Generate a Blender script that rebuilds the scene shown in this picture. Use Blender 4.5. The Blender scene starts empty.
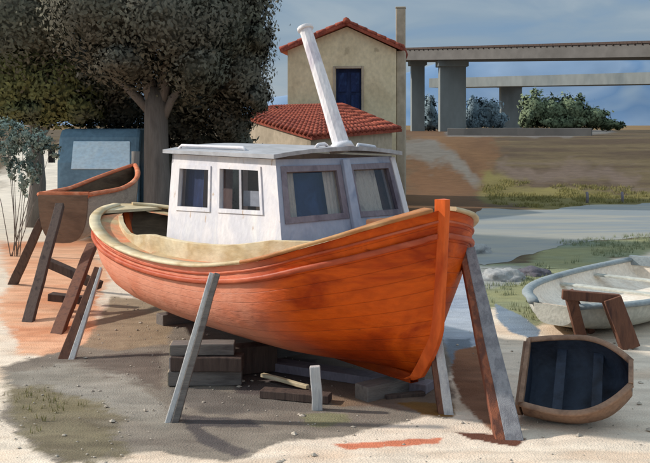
import bpy, bmesh, math, random
import numpy as np
from mathutils import Vector, Matrix, noise as mnoise

random.seed(7); rng = np.random.default_rng(7)
sc = bpy.context.scene
COL = sc.collection
R = math.radians
# ------------------------------------------------------------------ camera constants (level camera with lens shift)
F, H = 900.0, 3.5          # focal length in photo pixels, eye height
def lin(c):
    out = []
    for v in c[:3]:
        v = v / 255.0
        out.append(v / 12.92 if v <= 0.04045 else ((v + 0.055) / 1.055) ** 2.4)
    return out
def P(px, py, Y):          # a point Y metres away
    return Vector(((px - 325) / F * Y, Y, H - (py - 125) / F * Y))
def sstep(a, b, x):
    t = np.clip((x - a) / (b - a), 0, 1); return t * t * (3 - 2 * t)
def elev(X, Y):
    return 2.75 * sstep(44.0, 60.0, np.asarray(Y, float) + 0.0 * np.asarray(X, float))
def ground_pt(px, py):
    py = max(py, 127.2)
    lo, hi = 4.0, 3000.0
    for _ in range(60):
        m = math.sqrt(lo * hi)
        z = H - (py - 125) / F * m
        if z > float(elev(0, m)): lo = m
        else: hi = m
    return ((px - 325) / F * lo, lo)

# ------------------------------------------------------------------ object helpers
def link(o, parent=None):
    COL.objects.link(o)
    if parent is not None: o.parent = parent
    return o
def tag(o, label=None, cat=None, group=None, kind=None):
    if label: o['label'] = label
    if cat: o['category'] = cat
    if group: o['group'] = group
    if kind: o['kind'] = kind
    return o
def empty(name, loc=(0, 0, 0), rz=0.0, label=None, cat=None, group=None):
    o = bpy.data.objects.new(name, None); link(o)
    o.location = loc; o.rotation_euler = (0, 0, rz); o.empty_display_size = .2
    return tag(o, label, cat, group)

class MB:
    def __init__(s): s.v = []; s.f = []; s.sm = []
    def add(s, vs, fs, smooth=False):
        b = len(s.v); s.v += [tuple(v) for v in vs]
        s.f += [tuple(b + i for i in f) for f in fs]; s.sm += [smooth] * len(fs)
    def box(s, c, d, M=None):
        c = Vector(c); x, y, z = d[0] / 2, d[1] / 2, d[2] / 2
        vs = [Vector((i * x, j * y, k * z)) for k in (-1, 1) for j in (-1, 1) for i in (-1, 1)]
        vs = [(M @ v if M else v) + c for v in vs]
        s.add(vs, [(0, 2, 3, 1), (4, 5, 7, 6), (0, 1, 5, 4), (2, 6, 7, 3), (0, 4, 6, 2), (1, 3, 7, 5)])
    def beam(s, a, b, w0, w1=None, t=None, up=(0, 0, 1), seg=1, jit=0.0):
        a, b = Vector(a), Vector(b); w1 = w0 if w1 is None else w1
        d = (b - a).normalized(); side = d.cross(Vector(up))
        if side.length < 1e-3: side = d.cross(Vector((1, 0, 0)))
        side.normalize(); n = side.cross(d).normalized(); vs = []; fs = []
        for i in range(seg + 1):
            k = i / seg; w = (w0 + (w1 - w0) * k) / 2; h = (w if t is None else t / 2)
            c = a.lerp(b, k) + side * random.uniform(-jit, jit) + n * random.uniform(-jit, jit)
            vs += [c + side * w + n * h, c - side * w + n * h, c - side * w - n * h, c + side * w - n * h]
        for i in range(seg):
            o = i * 4
            for j in range(4): fs.append((o + j, o + (j + 1) % 4, o + 4 + (j + 1) % 4, o + 4 + j))
        fs += [(3, 2, 1, 0), tuple(seg * 4 + j for j in range(4))]
        s.add(vs, fs)
    def tube(s, pts, rad, n=10, smooth=True, cap=True, flat=1.0):
        pts = [Vector(p) for p in pts]; rad = rad if isinstance(rad, (list, tuple)) else [rad] * len(pts)
        vs = []; fs = []; prev = None
        for i, p in enumerate(pts):
            d = (pts[min(i + 1, len(pts) - 1)] - pts[max(i - 1, 0)]).normalized()
            side = d.cross(Vector((0, 0, 1)))
            if side.length < .05: side = d.cross(Vector((0, 1, 0)))
            if prev is not None and prev.length > 0: side = (prev - d * prev.dot(d)) if (prev - d * prev.dot(d)).length > .1 else side
            side.normalize(); prev = side; up = side.cross(d).normalized()
            for j in range(n):
                a = 2 * math.pi * j / n
                vs.append(p + side * math.cos(a) * rad[i] + up * math.sin(a) * rad[i] * flat)
        for i in range(len(pts) - 1):
            for j in range(n):
                fs.append((i * n + j, i * n + (j + 1) % n, (i + 1) * n + (j + 1) % n, (i + 1) * n + j))
        if cap: fs += [tuple(reversed(range(n))), tuple((len(pts) - 1) * n + j for j in range(n))]
        s.add(vs, fs, smooth)
    def grid(s, rows, smooth=True, close=False):
        n = len(rows[0]); vs = [p for r in rows for p in r]; fs = []
        for i in range(len(rows) - 1):
            for j in range(n - 1 + (1 if close else 0)):
                fs.append((i * n + j, i * n + (j + 1) % n, (i + 1) * n + (j + 1) % n, (i + 1) * n + j))
        s.add(vs, fs, smooth)
    def prism(s, poly, d):            # poly: 3-D points, d: extrusion vector
        d = Vector(d); n = len(poly); vs = [Vector(p) for p in poly] + [Vector(p) + d for p in poly]
        fs = [tuple(reversed(range(n))), tuple(range(n, 2 * n))] + [(i, (i + 1) % n, n + (i + 1) % n, n + i) for i in range(n)]
        s.add(vs, fs)
    def build(s, name, mat, parent=None, bevel=0.0, fix=True, sub=0):
        me = bpy.data.meshes.new(name); me.from_pydata(s.v, [], s.f); me.update()
        me.polygons.foreach_set('use_smooth', s.sm)
        if fix:
            bm = bmesh.new(); bm.from_mesh(me); bmesh.ops.recalc_face_normals(bm, faces=bm.faces); bm.to_mesh(me); bm.free()
        me.materials.append(mat)
        o = bpy.data.objects.new(name, me); link(o, parent)
        if bevel:
            m = o.modifiers.new('bev', 'BEVEL'); m.width = bevel; m.segments = 2; m.limit_method = 'ANGLE'; m.angle_limit = R(40)
        if sub:
            m = o.modifiers.new('sub', 'SUBSURF'); m.levels = sub; m.render_levels = sub
        return o

# ------------------------------------------------------------------ materials
def newmat(name):
    m = bpy.data.materials.new(name); m.use_nodes = True; nt = m.node_tree
    for n in list(nt.nodes): nt.nodes.remove(n)
    out = nt.nodes.new('ShaderNodeOutputMaterial'); b = nt.nodes.new('ShaderNodeBsdfPrincipled')
    nt.links.new(b.outputs[0], out.inputs[0]); return m, nt, b
def N(nt, t, **kw):
    n = nt.nodes.new(t)
    for k, v in kw.items(): setattr(n, k, v)
    return n
def stroke(name, cols, gain=1.0, scale=2.0, stretch=(1, 1, 1), rough=.6, bump=.25, bscale=40, rot=(0, 0, 0), detail=4, spec=.25, fine=.12, metal=0.0, coat=0.0, wear=None, dist=.8):
    """brushed, uneven paint: several pigments laid in long soft patches over one another, with fine streaks and grain"""
    m, nt, b = newmat(name); L = nt.links.new
    tc = N(nt, 'ShaderNodeTexCoord'); mp = N(nt, 'ShaderNodeMapping')
    mp.inputs['Scale'].default_value = stretch; mp.inputs['Rotation'].default_value = rot
    L(tc.outputs['Object'], mp.inputs[0])
    no = N(nt, 'ShaderNodeTexNoise'); no.inputs['Scale'].default_value = scale; no.inputs['Detail'].default_value = detail
    no.inputs['Roughness'].default_value = .55; no.inputs['Distortion'].default_value = dist
    L(mp.outputs[0], no.inputs[0])
    rp = N(nt, 'ShaderNodeValToRGB'); cr = rp.color_ramp; k = len(cols)
    while len(cr.elements) < k: cr.elements.new(.5)
    for i, c in enumerate(cols):
        cr.elements[i].position = .28 + .44 * i / max(1, k - 1)
        l = [min(1, x * gain) for x in lin(c)]; cr.elements[i].color = (*l, 1)
    L(no.outputs[0], rp.inputs[0])
    n2 = N(nt, 'ShaderNodeTexNoise'); n2.inputs['Scale'].default_value = scale * 9; n2.inputs['Detail'].default_value = 6
    mp2 = N(nt, 'ShaderNodeMapping'); mp2.inputs['Scale'].default_value = tuple(x ** 1.3 for x in stretch); mp2.inputs['Rotation'].default_value = rot
    L(tc.outputs['Object'], mp2.inputs[0]); L(mp2.outputs[0], n2.inputs[0])
    mr = N(nt, 'ShaderNodeMapRange'); mr.inputs[1].default_value = .3; mr.inputs[2].default_value = .7
    mr.inputs[3].default_value = 1 - fine; mr.inputs[4].default_value = 1 + fine; L(n2.outputs[0], mr.inputs[0])
    mx = N(nt, 'ShaderNodeVectorMath', operation='SCALE'); L(rp.outputs[0], mx.inputs[0]); L(mr.outputs[0], mx.inputs['Scale'])
    col = mx.outputs[0]
    if wear:                       # chipped / stained spots of another colour
        n4 = N(nt, 'ShaderNodeTexNoise'); n4.inputs['Scale'].default_value = wear[1]; n4.inputs['Detail'].default_value = 8
        L(mp.outputs[0], n4.inputs[0]); w = N(nt, 'ShaderNodeMapRange'); w.inputs[1].default_value = wear[2]; w.inputs[2].default_value = wear[2] + .06
        L(n4.outputs[0], w.inputs[0]); mxx = N(nt, 'ShaderNodeMix', data_type='RGBA'); L(w.outputs[0], mxx.inputs[0])
        L(col, mxx.inputs[6]); mxx.inputs[7].default_value = (*lin(wear[0]), 1); col = mxx.outputs[2]
    L(col, b.inputs['Base Color'])
    b.inputs['Roughness'].default_value = rough; b.inputs['Specular IOR Level'].default_value = spec; b.inputs['Metallic'].default_value = metal
    b.inputs['Coat Weight'].default_value = coat; b.inputs['Coat Roughness'].default_value = .25
    if bump:
        n3 = N(nt, 'ShaderNodeTexNoise'); n3.inputs['Scale'].default_value = bscale; n3.inputs['Detail'].default_value = 5
        L(mp2.outputs[0], n3.inputs[0]); bu = N(nt, 'ShaderNodeBump'); bu.inputs['Strength'].default_value = bump; bu.inputs['Distance'].default_value = .02
        L(n3.outputs[0], bu.inputs['Height']); L(bu.outputs[0], b.inputs['Normal'])
    return m

M = {}
M['hull'] = stroke('orange_hull_paint', [(144, 46, 4), (184, 66, 4), (214, 88, 12), (162, 52, 2), (198, 78, 8)], 1.0, 1.1, (.7, .5, 1.3), .5, .5, 14, detail=5, fine=.1, spec=.2, rot=(0, R(24), 0), wear=((120, 48, 24), 5, .70))
M['stem'] = stroke('stem_paint', [(190, 72, 22), (222, 100, 40), (206, 84, 28)], 1.0, 2, (1, 1, .4), .45, .3, 20)
M['strake'] = stroke('strake_paint', [(196, 96, 62), (170, 74, 44), (214, 118, 84)], 1.0, 1.5, (.5, .5, 1), .5, .3, 20)
M['rail'] = stroke('rail_cream', [(200, 184, 148), (214, 198, 166), (190, 166, 126), (218, 204, 174)], 1.0, 1.2, (.6, .6, 1), .6, .3, 24)
M['deck'] = stroke('deck_paint', [(196, 176, 136), (176, 148, 112), (210, 130, 92), (200, 184, 146)], 1.0, 1.1, (.6, 1.4, 1), .6, .3, 24)
M['inner'] = stroke('inner_hull', [(84, 72, 58), (108, 92, 74), (70, 58, 48)], 1.0, 1.5, (.5, .5, 2), .8, .3, 20)
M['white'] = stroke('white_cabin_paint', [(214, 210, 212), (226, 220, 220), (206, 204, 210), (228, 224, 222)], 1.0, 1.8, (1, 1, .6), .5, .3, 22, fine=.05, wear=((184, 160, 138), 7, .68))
M['white_shaded'] = stroke('shaded_white_paint', [(150, 158, 178), (168, 174, 190), (136, 146, 168)], 1.0, 2.2, (1, 1, .6), .5, .3, 22, fine=.05)  # shade of the cabin front mixed into a bluish copy of the white
M['roof'] = stroke('cabin_roof_paint', [(150, 150, 152), (172, 172, 176), (138, 136, 138)], 1.0, 1.4, (.6, 1.5, 1), .6, .2, 22)
M['mast'] = stroke('mast_paint', [(214, 208, 212), (232, 226, 226), (196, 186, 196)], 1.0, 3, (1, 1, .3), .55, .3, 22)
M['mauve'] = stroke('mauve_wood', [(116, 108, 118), (132, 124, 132), (98, 90, 102)], 1.0, 3, (1, 1, .5), .6, .3, 30)
M['cabin_in'] = stroke('cabin_inside', [(84, 66, 62), (108, 82, 74), (70, 60, 62)], 1.0, 2, (1, 1, 1), .8, .1, 22)
M['navy'] = stroke('navy_paint', [(38, 58, 104), (28, 42, 80), (52, 76, 122)], 1.0, 3, (1, 1, .5), .6, .3, 22)
M['curtain'] = stroke('curtain_cloth', [(186, 172, 152), (206, 192, 172), (160, 148, 136)], 1.0, 5, (2, 2, .3), .8, .2, 30)
M['grey_wood'] = stroke('grey_weathered_wood', [(134, 132, 136), (150, 148, 150), (122, 120, 124), (146, 144, 146)], 1.0, 3, (3, 3, .3), .75, .5, 30, dist=.15)
M['pale_wood'] = stroke('pale_weathered_wood', [(186, 186, 188), (204, 200, 196), (160, 158, 162)], 1.0, 3, (3, 3, .3), .75, .5, 30, dist=.15)
M['brown_wood'] = stroke('brown_wood', [(96, 66, 56), (118, 80, 62), (76, 52, 46)], 1.0, 3, (3, 3, .3), .75, .5, 30, dist=.15)
M['dark_wood'] = stroke('dark_wood', [(74, 60, 56), (92, 76, 68), (58, 46, 44)], 1.0, 3, (3, 3, .3), .8, .5, 30, dist=.15)
M['rust_wood'] = stroke('rusty_wood', [(128, 76, 56), (150, 90, 64), (106, 66, 52), (96, 62, 52)], 1.0, 3, (3, 3, .3), .75, .5, 30, dist=.15)
M['timber'] = stroke('cribbing_timber', [(104, 98, 94), (124, 116, 110), (84, 76, 74)], 1.0, 3, (.4, 3, 3), .8, .5, 30, dist=.15)
M['timber_end'] = stroke('sawn_timber_end', [(170, 150, 122), (190, 172, 146), (140, 120, 100)], 1.0, 12, (1, 1, 1), .8, .5, 60)
M['oldboat'] = stroke('old_boat_brown', [(112, 88, 72), (132, 104, 84), (90, 70, 58)], 1.0, 1.4, (.6, .6, 1.6), .75, .5, 24, wear=((170, 110, 80), 4, .66))
M['oldside'] = stroke('old_boat_side', [(160, 144, 128), (176, 158, 142), (138, 122, 110)], 1.0, 1.4, (.6, .6, 1.6), .75, .5, 24)
M['oldrail'] = stroke('old_boat_rail', [(220, 140, 104), (200, 112, 76), (232, 160, 124)], 1.0, 3, (.6, .6, 1.6), .7, .3, 24)
M['wall'] = stroke('ochre_plaster', [(222, 204, 166), (234, 216, 180), (212, 192, 156)], 1.0, .7, (1, 1, .8), .9, .3, 12, wear=((196, 178, 146), 1.6, .64))
M['wall_dim'] = stroke('grey_plaster', [(176, 160, 138), (188, 172, 150), (160, 146, 126)], 1.0, .7, (1, 1, .8), .9, .3, 12)
M['tile'] = stroke('terracotta_tiles', [(150, 74, 58), (164, 86, 66), (132, 64, 52), (176, 100, 78)], 1.0, 1.6, (1, 1, 1), .85, .5, 16, fine=.25)
M['door'] = stroke('navy_door_paint', [(36, 52, 92), (26, 38, 70), (48, 66, 108)], 1.0, 1.5, (1, 1, .5), .6, .2, 12)
M['concrete'] = stroke('bridge_concrete', [(100, 96, 92), (112, 108, 104), (90, 86, 82)], 1.0, .12, (1, 1, 1), .9, .2, 3)
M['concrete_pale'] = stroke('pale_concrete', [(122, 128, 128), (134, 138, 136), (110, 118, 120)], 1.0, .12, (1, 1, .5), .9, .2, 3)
M['hill'] = stroke('distant_hills', [(124, 146, 172), (138, 158, 182), (108, 136, 168), (146, 162, 178)], 1.0, .004, (1, 1, 1.3), 1, 0, 1, spec=0, fine=.03, detail=3)  # blue haze of distance mixed into the hill colour
M['dinghy_in'] = stroke('navy_boat_interior', [(36, 40, 50), (46, 54, 68), (28, 31, 40)], 1.0, 2, (1, 1, 1), .6, .4, 24)
M['dinghy_wood'] = stroke('brown_gunwale', [(134, 104, 84), (152, 120, 98), (110, 84, 70)], 1.0, 3, (1, 1, 1), .7, .4, 30)
M['pale_boat'] = stroke('pale_boat_paint', [(176, 176, 164), (196, 194, 182), (156, 158, 150)], 1.0, 1.6, (1, 1, 1), .65, .4, 20)
M['grey_gunwale'] = stroke('grey_gunwale', [(128, 138, 142), (146, 154, 156), (112, 122, 128)], 1.0, 2, (1, 1, 1), .65, .4, 20)
M['cream_in'] = stroke('cream_boat_interior', [(226, 214, 198), (234, 224, 210), (212, 196, 178)], 1.0, 2, (1, 1, 1), .8, .4, 20)
M['bluebody'] = stroke('blue_truck_paint', [(104, 134, 154), (116, 148, 168), (92, 118, 136)], 1.0, 1, (1, 1, 1), .5, .1, 20)
M['paleglass'] = stroke('pale_windscreen', [(204, 234, 252), (216, 240, 254), (188, 224, 248)], 1.0, 1, (1, 1, 1.5), .25, 0, 20, spec=.6)
M['black'] = stroke('black_rubber', [(26, 26, 28), (38, 36, 36)], 1.0, 4, (1, 1, 1), .8, .2, 20)
M['bark'] = stroke('grey_bark', [(108, 102, 96), (124, 116, 110), (94, 88, 84)], 1.0, 1.5, (2, 2, .3), .9, .8, 14)
M['rock'] = stroke('grey_rock', [(138, 140, 142), (160, 160, 158), (112, 112, 116)], 1.0, 2, (1, 1, 1), .85, .7, 14)
M['darkrock'] = stroke('dark_rock', [(78, 76, 86), (96, 92, 98), (62, 60, 70)], 1.0, 2, (1, 1, 1), .85, .7, 14)

def leafmat(name, cols, scale):
    m = stroke(name, cols, 1.0, scale, (1, 1, 1), .85, 0, 1, fine=.25, spec=.1, detail=3)
    return m
M['leaf_big'] = leafmat('dark_tree_leaves', [(98, 94, 84), (108, 104, 92), (100, 100, 86), (116, 108, 96)], .22)
M['leaf_olive'] = leafmat('olive_tree_leaves', [(98, 98, 68), (118, 116, 72), (102, 104, 78), (90, 92, 78)], .5)
M['leaf_bush'] = leafmat('bush_leaves', [(104, 118, 92), (118, 130, 102), (90, 104, 82)], .5)
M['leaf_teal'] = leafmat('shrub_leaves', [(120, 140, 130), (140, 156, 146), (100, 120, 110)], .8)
M['leaf_far'] = leafmat('far_bush_leaves', [(126, 144, 152), (138, 156, 164), (114, 134, 144)], .4)  # pale blue distance haze mixed into the leaf colours

# window glass: partly see-through, partly reflecting the sky
m, nt, b = newmat('window_glass'); out = [n for n in nt.nodes if n.type == 'OUTPUT_MATERIAL'][0]
tr = N(nt, 'ShaderNodeBsdfTransparent'); tr.inputs[0].default_value = (.80, .82, .86, 1)
gl = N(nt, 'ShaderNodeBsdfGlossy'); gl.inputs[0].default_value = (.8, .85, .9, 1); gl.inputs['Roughness'].default_value = .12
mxs = N(nt, 'ShaderNodeMixShader'); mxs.inputs[0].default_value = .07
nt.links.new(tr.outputs[0], mxs.inputs[1]); nt.links.new(gl.outputs[0], mxs.inputs[2]); nt.links.new(mxs.outputs[0], out.inputs[0]); nt.nodes.remove(b)
M['glass'] = m

# ground: pigment painted per vertex, broken up by grain
def groundmat(name, bump=.5):
    m, nt, b = newmat(name); L = nt.links.new
    at = N(nt, 'ShaderNodeAttribute'); at.attribute_name = 'Col'
    tc = N(nt, 'ShaderNodeTexCoord'); mp = N(nt, 'ShaderNodeMapping'); mp.inputs['Scale'].default_value = (.7, 2.2, 1); L(tc.outputs['Object'], mp.inputs[0])
    n1 = N(nt, 'ShaderNodeTexNoise'); n1.inputs['Scale'].default_value = 2.2; n1.inputs['Detail'].default_value = 8; n1.inputs['Distortion'].default_value = .6; L(mp.outputs[0], n1.inputs[0])
    mr = N(nt, 'ShaderNodeMapRange'); mr.inputs[1].default_value = .3; mr.inputs[2].default_value = .7; mr.inputs[3].default_value = .84; mr.inputs[4].default_value = 1.14; L(n1.outputs[0], mr.inputs[0])
    n2 = N(nt, 'ShaderNodeTexNoise'); n2.inputs['Scale'].default_value = 45; n2.inputs['Detail'].default_value = 4; L(tc.outputs['Object'], n2.inputs[0])
    mr2 = N(nt, 'ShaderNodeMapRange'); mr2.inputs[1].default_value = .3; mr2.inputs[2].default_value = .7; mr2.inputs[3].default_value = .9; mr2.inputs[4].default_value = 1.1; L(n2.outputs[0], mr2.inputs[0])
    mu = N(nt, 'ShaderNodeMath', operation='MULTIPLY'); L(mr.outputs[0], mu.inputs[0]); L(mr2.outputs[0], mu.inputs[1])
    s = N(nt, 'ShaderNodeVectorMath', operation='SCALE'); L(at.outputs['Color'], s.inputs[0]); L(mu.outputs[0], s.inputs['Scale'])
    L(s.outputs[0], b.inputs['Base Color']); b.inputs['Roughness'].default_value = .9; b.inputs['Specular IOR Level'].default_value = .15
    bu = N(nt, 'ShaderNodeBump'); bu.inputs['Strength'].default_value = bump; bu.inputs['Distance'].default_value = .03
    ad = N(nt, 'ShaderNodeMath', operation='MULTIPLY_ADD'); ad.inputs[1].default_value = .25; L(n1.outputs[0], ad.inputs[0]); L(n2.outputs[0], ad.inputs[2]); L(ad.outputs[0], bu.inputs['Height']); L(bu.outputs[0], b.inputs['Normal'])
    return m
M['ground'] = groundmat('yard_ground')

# ------------------------------------------------------------------ numpy noise
def vnoise(x, y, seed=0):
    xi = np.floor(x).astype(np.int64); yi = np.floor(y).astype(np.int64); xf = x - xi; yf = y - yi
    def h(a, b):
        n = (a * 374761393 + b * 668265263 + seed * 974634777) & 0xffffffff
        n = ((n ^ (n >> 13)) * 1274126177) & 0xffffffff
        return ((n ^ (n >> 16)) & 0xffff) / 65535.0
    u = xf * xf * (3 - 2 * xf); v = yf * yf * (3 - 2 * yf)
    return (h(xi, yi) * (1 - u) + h(xi + 1, yi) * u) * (1 - v) + (h(xi, yi + 1) * (1 - u) + h(xi + 1, yi + 1) * u) * v
def fbm(x, y, seed=0, o=4):
    a, t, s = .5, 0, 0
    for i in range(o):
        t = t + a * vnoise(x * 2 ** i, y * 2 ** i, seed + i * 7); s += a; a *= .55
    return t / s - .5

def inpoly(poly, x, y):
    ins = np.zeros(x.shape, bool); n = len(poly)
    for i in range(n):
        x0, y0 = poly[i]; x1, y1 = poly[(i + 1) % n]
        if y0 == y1: continue
        c = ((y0 > y) != (y1 > y)) & (x < (x1 - x0) * (y - y0) / (y1 - y0) + x0)
        ins ^= c
    return ins

# patches of the ground: outline read off the photo, laid on the ground where it stands (mud, bare sand, grass, puddle, other tones, a painted prop shadow)
# (outline, colours, ragged edge in m at 10 m distance)
PATCH = [
 ([(-400, 150), (140, 150), (140, 260), (-400, 260)], [(214, 200, 182), (222, 210, 194)], .3),
 ([(-400, 232), (125, 232), (140, 300), (600, 262), (500, 300), (540, 286), (640, 250), (800, 225), (1500, 225), (1500, 3000), (-1200, 3000)], [(222, 204, 184), (228, 212, 192), (216, 192, 168)], .05),
 ([(0, 240), (105, 240), (110, 330), (60, 366), (20, 352), (8, 325), (2, 300)], [(218, 158, 120), (226, 176, 142), (206, 140, 102)], .12),
 ([(400, 128), (485, 128), (485, 215), (470, 240), (400, 240)], [(112, 82, 58), (102, 76, 54), (122, 92, 64)], .2),
 ([(404, 141), (440, 144), (487, 180), (482, 188), (445, 166), (404, 154)], [(112, 106, 98), (120, 112, 102)], .1),
 ([(445, 128), (610, 126.5), (610, 134), (560, 137), (445, 138)], [(120, 118, 114), (92, 84, 80), (130, 126, 120)], .05),
 ([(480, 178), (545, 184), (650, 188), (800, 188), (800, 204), (650, 203), (540, 209), (495, 206)], [(118, 110, 62), (108, 98, 60), (126, 116, 70)], .12),
 ([(508, 171), (560, 174), (642, 177), (636, 188), (560, 187), (515, 183)], [(102, 88, 78), (112, 96, 84)], .1),
 ([(478, 262), (530, 262), (560, 240), (800, 230), (800, 240), (650, 250), (560, 287), (535, 330), (497, 306), (480, 312)], [(132, 138, 112), (142, 140, 102), (122, 130, 112)], .08),
 ([(470, 265), (528, 268), (520, 284), (474, 290)], [(150, 150, 142), (140, 142, 136)], .06),
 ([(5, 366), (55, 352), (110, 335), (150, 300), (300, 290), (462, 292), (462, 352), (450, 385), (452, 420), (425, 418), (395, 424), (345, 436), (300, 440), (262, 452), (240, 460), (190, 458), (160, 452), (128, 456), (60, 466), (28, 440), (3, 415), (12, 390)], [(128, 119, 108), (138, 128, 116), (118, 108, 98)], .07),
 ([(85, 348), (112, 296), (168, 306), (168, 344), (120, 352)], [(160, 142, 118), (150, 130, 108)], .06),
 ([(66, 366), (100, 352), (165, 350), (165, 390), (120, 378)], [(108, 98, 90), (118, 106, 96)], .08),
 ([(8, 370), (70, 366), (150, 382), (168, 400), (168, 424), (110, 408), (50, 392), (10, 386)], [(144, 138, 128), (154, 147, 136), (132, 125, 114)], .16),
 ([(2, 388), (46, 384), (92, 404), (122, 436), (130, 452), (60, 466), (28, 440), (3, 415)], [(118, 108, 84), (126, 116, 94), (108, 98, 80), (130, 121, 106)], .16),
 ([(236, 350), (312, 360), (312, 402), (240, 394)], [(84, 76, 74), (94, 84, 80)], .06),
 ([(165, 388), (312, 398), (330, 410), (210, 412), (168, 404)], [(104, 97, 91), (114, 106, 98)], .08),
 ([(176, 414), (250, 420), (262, 428), (200, 426), (250, 452), (236, 458), (200, 440)], [(86, 80, 78), (98, 90, 86)], .03),  # cast shadow of the middle prop, painted into the ground colour
 ([(300, 415), (348, 414), (352, 424), (310, 428)], [(132, 128, 100), (122, 118, 92)], .05),
 ([(322, 378), (390, 374), (445, 380), (453, 398), (448, 408), (400, 410), (330, 404)], [(128, 108, 92), (118, 100, 88), (136, 112, 90)], .06),
 ([(395, 402), (452, 404), (454, 418), (420, 414)], [(128, 92, 48), (116, 84, 46)], .03),
 ([(440, 300), (452, 255), (480, 262), (486, 330), (484, 344), (455, 352), (444, 345)], [(160, 168, 180), (146, 154, 168), (174, 180, 188)], .05),
 ([(446, 338), (470, 338), (470, 366), (452, 366)], [(104, 116, 130), (116, 124, 134)], .03),
 ([(455, 352), (482, 345), (512, 436), (486, 428), (460, 400), (452, 380)], [(140, 98, 72), (122, 84, 62), (150, 110, 86)], .03),  # brown wedge of colour left of the thickest prop
 ([(494, 303), (520, 316), (540, 330), (538, 340), (510, 332), (496, 318)], [(116, 130, 146), (130, 142, 154)], .03),
 ([(330, 443), (400, 441), (445, 437), (442, 443), (400, 447), (345, 449)], [(214, 140, 110), (206, 124, 94)], .03),
 ([(455, 432), (490, 434), (525, 438), (515, 446), (470, 440)], [(94, 60, 48), (120, 76, 56)], .02),
]
GP = []
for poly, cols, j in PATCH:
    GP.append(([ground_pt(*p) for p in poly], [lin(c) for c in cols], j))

def ground_col(X, Y):
    C = np.empty(X.shape + (3,))
    base = [lin(c) for c in [(94, 78, 62), (84, 70, 56), (104, 90, 66), (106, 92, 80)]]
    def mixcols(cols, t):
        t = np.clip(t, 0, .999) * (len(cols) - 1); i = t.astype(int); f = (t - i)[..., None]; A = np.array(cols)
        return A[i] * (1 - f) + A[np.minimum(i + 1, len(cols) - 1)] * f
    sY = np.maximum(Y, 1) / 10.0
    t = fbm(X * .10, Y * .9, 3) * 1.9 + .5
    C[:] = mixcols(base, t)
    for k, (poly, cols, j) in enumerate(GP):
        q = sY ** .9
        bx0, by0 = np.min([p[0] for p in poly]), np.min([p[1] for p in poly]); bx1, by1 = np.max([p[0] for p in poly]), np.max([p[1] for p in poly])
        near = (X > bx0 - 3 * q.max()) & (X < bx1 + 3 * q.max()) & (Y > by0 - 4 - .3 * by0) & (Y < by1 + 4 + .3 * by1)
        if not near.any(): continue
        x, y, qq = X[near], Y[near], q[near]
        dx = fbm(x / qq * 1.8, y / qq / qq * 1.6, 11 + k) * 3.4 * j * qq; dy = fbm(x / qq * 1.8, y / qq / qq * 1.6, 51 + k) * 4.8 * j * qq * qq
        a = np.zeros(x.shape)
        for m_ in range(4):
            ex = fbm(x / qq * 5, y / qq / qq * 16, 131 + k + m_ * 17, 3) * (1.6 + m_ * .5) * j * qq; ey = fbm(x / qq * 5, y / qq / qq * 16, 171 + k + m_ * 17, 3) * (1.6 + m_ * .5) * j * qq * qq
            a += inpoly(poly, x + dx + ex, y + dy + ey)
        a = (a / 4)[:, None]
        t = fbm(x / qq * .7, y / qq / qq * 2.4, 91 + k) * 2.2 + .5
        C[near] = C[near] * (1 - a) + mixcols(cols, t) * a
    return C

def ground_grid(name, xs, ys, zoff, mat, relief=0.0):
    X, Y = np.meshgrid(xs, ys); Z = elev(X, Y) + zoff
    if relief: Z = Z + relief * (fbm(X * 1.4, Y * 1.4, 5) + .35 * fbm(X * 6, Y * 6, 9))
    nx, ny = len(xs), len(ys)
    co = np.stack([X, Y, Z], -1).reshape(-1, 3)
    idx = np.arange(nx * ny).reshape(ny, nx)
    q = np.stack([idx[:-1, :-1], idx[:-1, 1:], idx[1:, 1:], idx[1:, :-1]], -1).reshape(-1, 4)
    me = bpy.data.meshes.new(name)
    me.vertices.add(len(co)); me.vertices.foreach_set('co', co.astype(np.float32).ravel())
    me.loops.add(q.size); me.loops.foreach_set('vertex_index', q.astype(np.int32).ravel())
    me.polygons.add(len(q)); me.polygons.foreach_set('loop_start', np.arange(0, q.size, 4, dtype=np.int32))
    me.polygons.foreach_set('loop_total', np.full(len(q), 4, np.int32))
    me.update(calc_edges=True); me.polygons.foreach_set('use_smooth', np.ones(len(q), bool))
    C = ground_col(X, Y).reshape(-1, 3); C4 = np.concatenate([C, np.ones((len(C), 1))], 1)
    ca = me.color_attributes.new('Col', 'FLOAT_COLOR', 'POINT'); ca.data.foreach_set('color', C4.astype(np.float32).ravel())
    me.materials.append(mat); o = bpy.data.objects.new(name, me); link(o); return o

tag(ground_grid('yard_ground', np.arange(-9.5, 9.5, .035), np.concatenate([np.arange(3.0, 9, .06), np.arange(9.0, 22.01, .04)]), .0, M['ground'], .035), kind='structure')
ysf = [21.98]
FAR = True
while ysf[-1] < 140: ysf.append(ysf[-1] * 1.0045)
tag(ground_grid('ground', np.arange(-45, 75, .22), np.array(ysf), .0, M['ground'], .0), kind='structure')
# broad land sheet out to the horizon
g = MB(); 
def quad(mb, x0, y0, x1, y1, z): mb.add([(x0, y0, z), (x1, y0, z), (x1, y1, z), (x0, y1, z)], [(0, 1, 2, 3)])
quad(g, -6000, 139, 6000, 9000, 2.7)
tag(g.build('far_plain', stroke('far_land', [(122, 100, 78), (134, 112, 84), (108, 92, 76)], 1, .01, (1, 1, 1), 1, 0, spec=0)), kind='structure')
g = MB(); quad(g, -400, -60, 400, 60, -.06)
tag(g.build('terrain', stroke('land_around', [(150, 130, 108), (176, 158, 136), (130, 112, 92)], 1, .3, (1, 1, 1), 1, .2, 4, spec=.1)), kind='structure')

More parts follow.
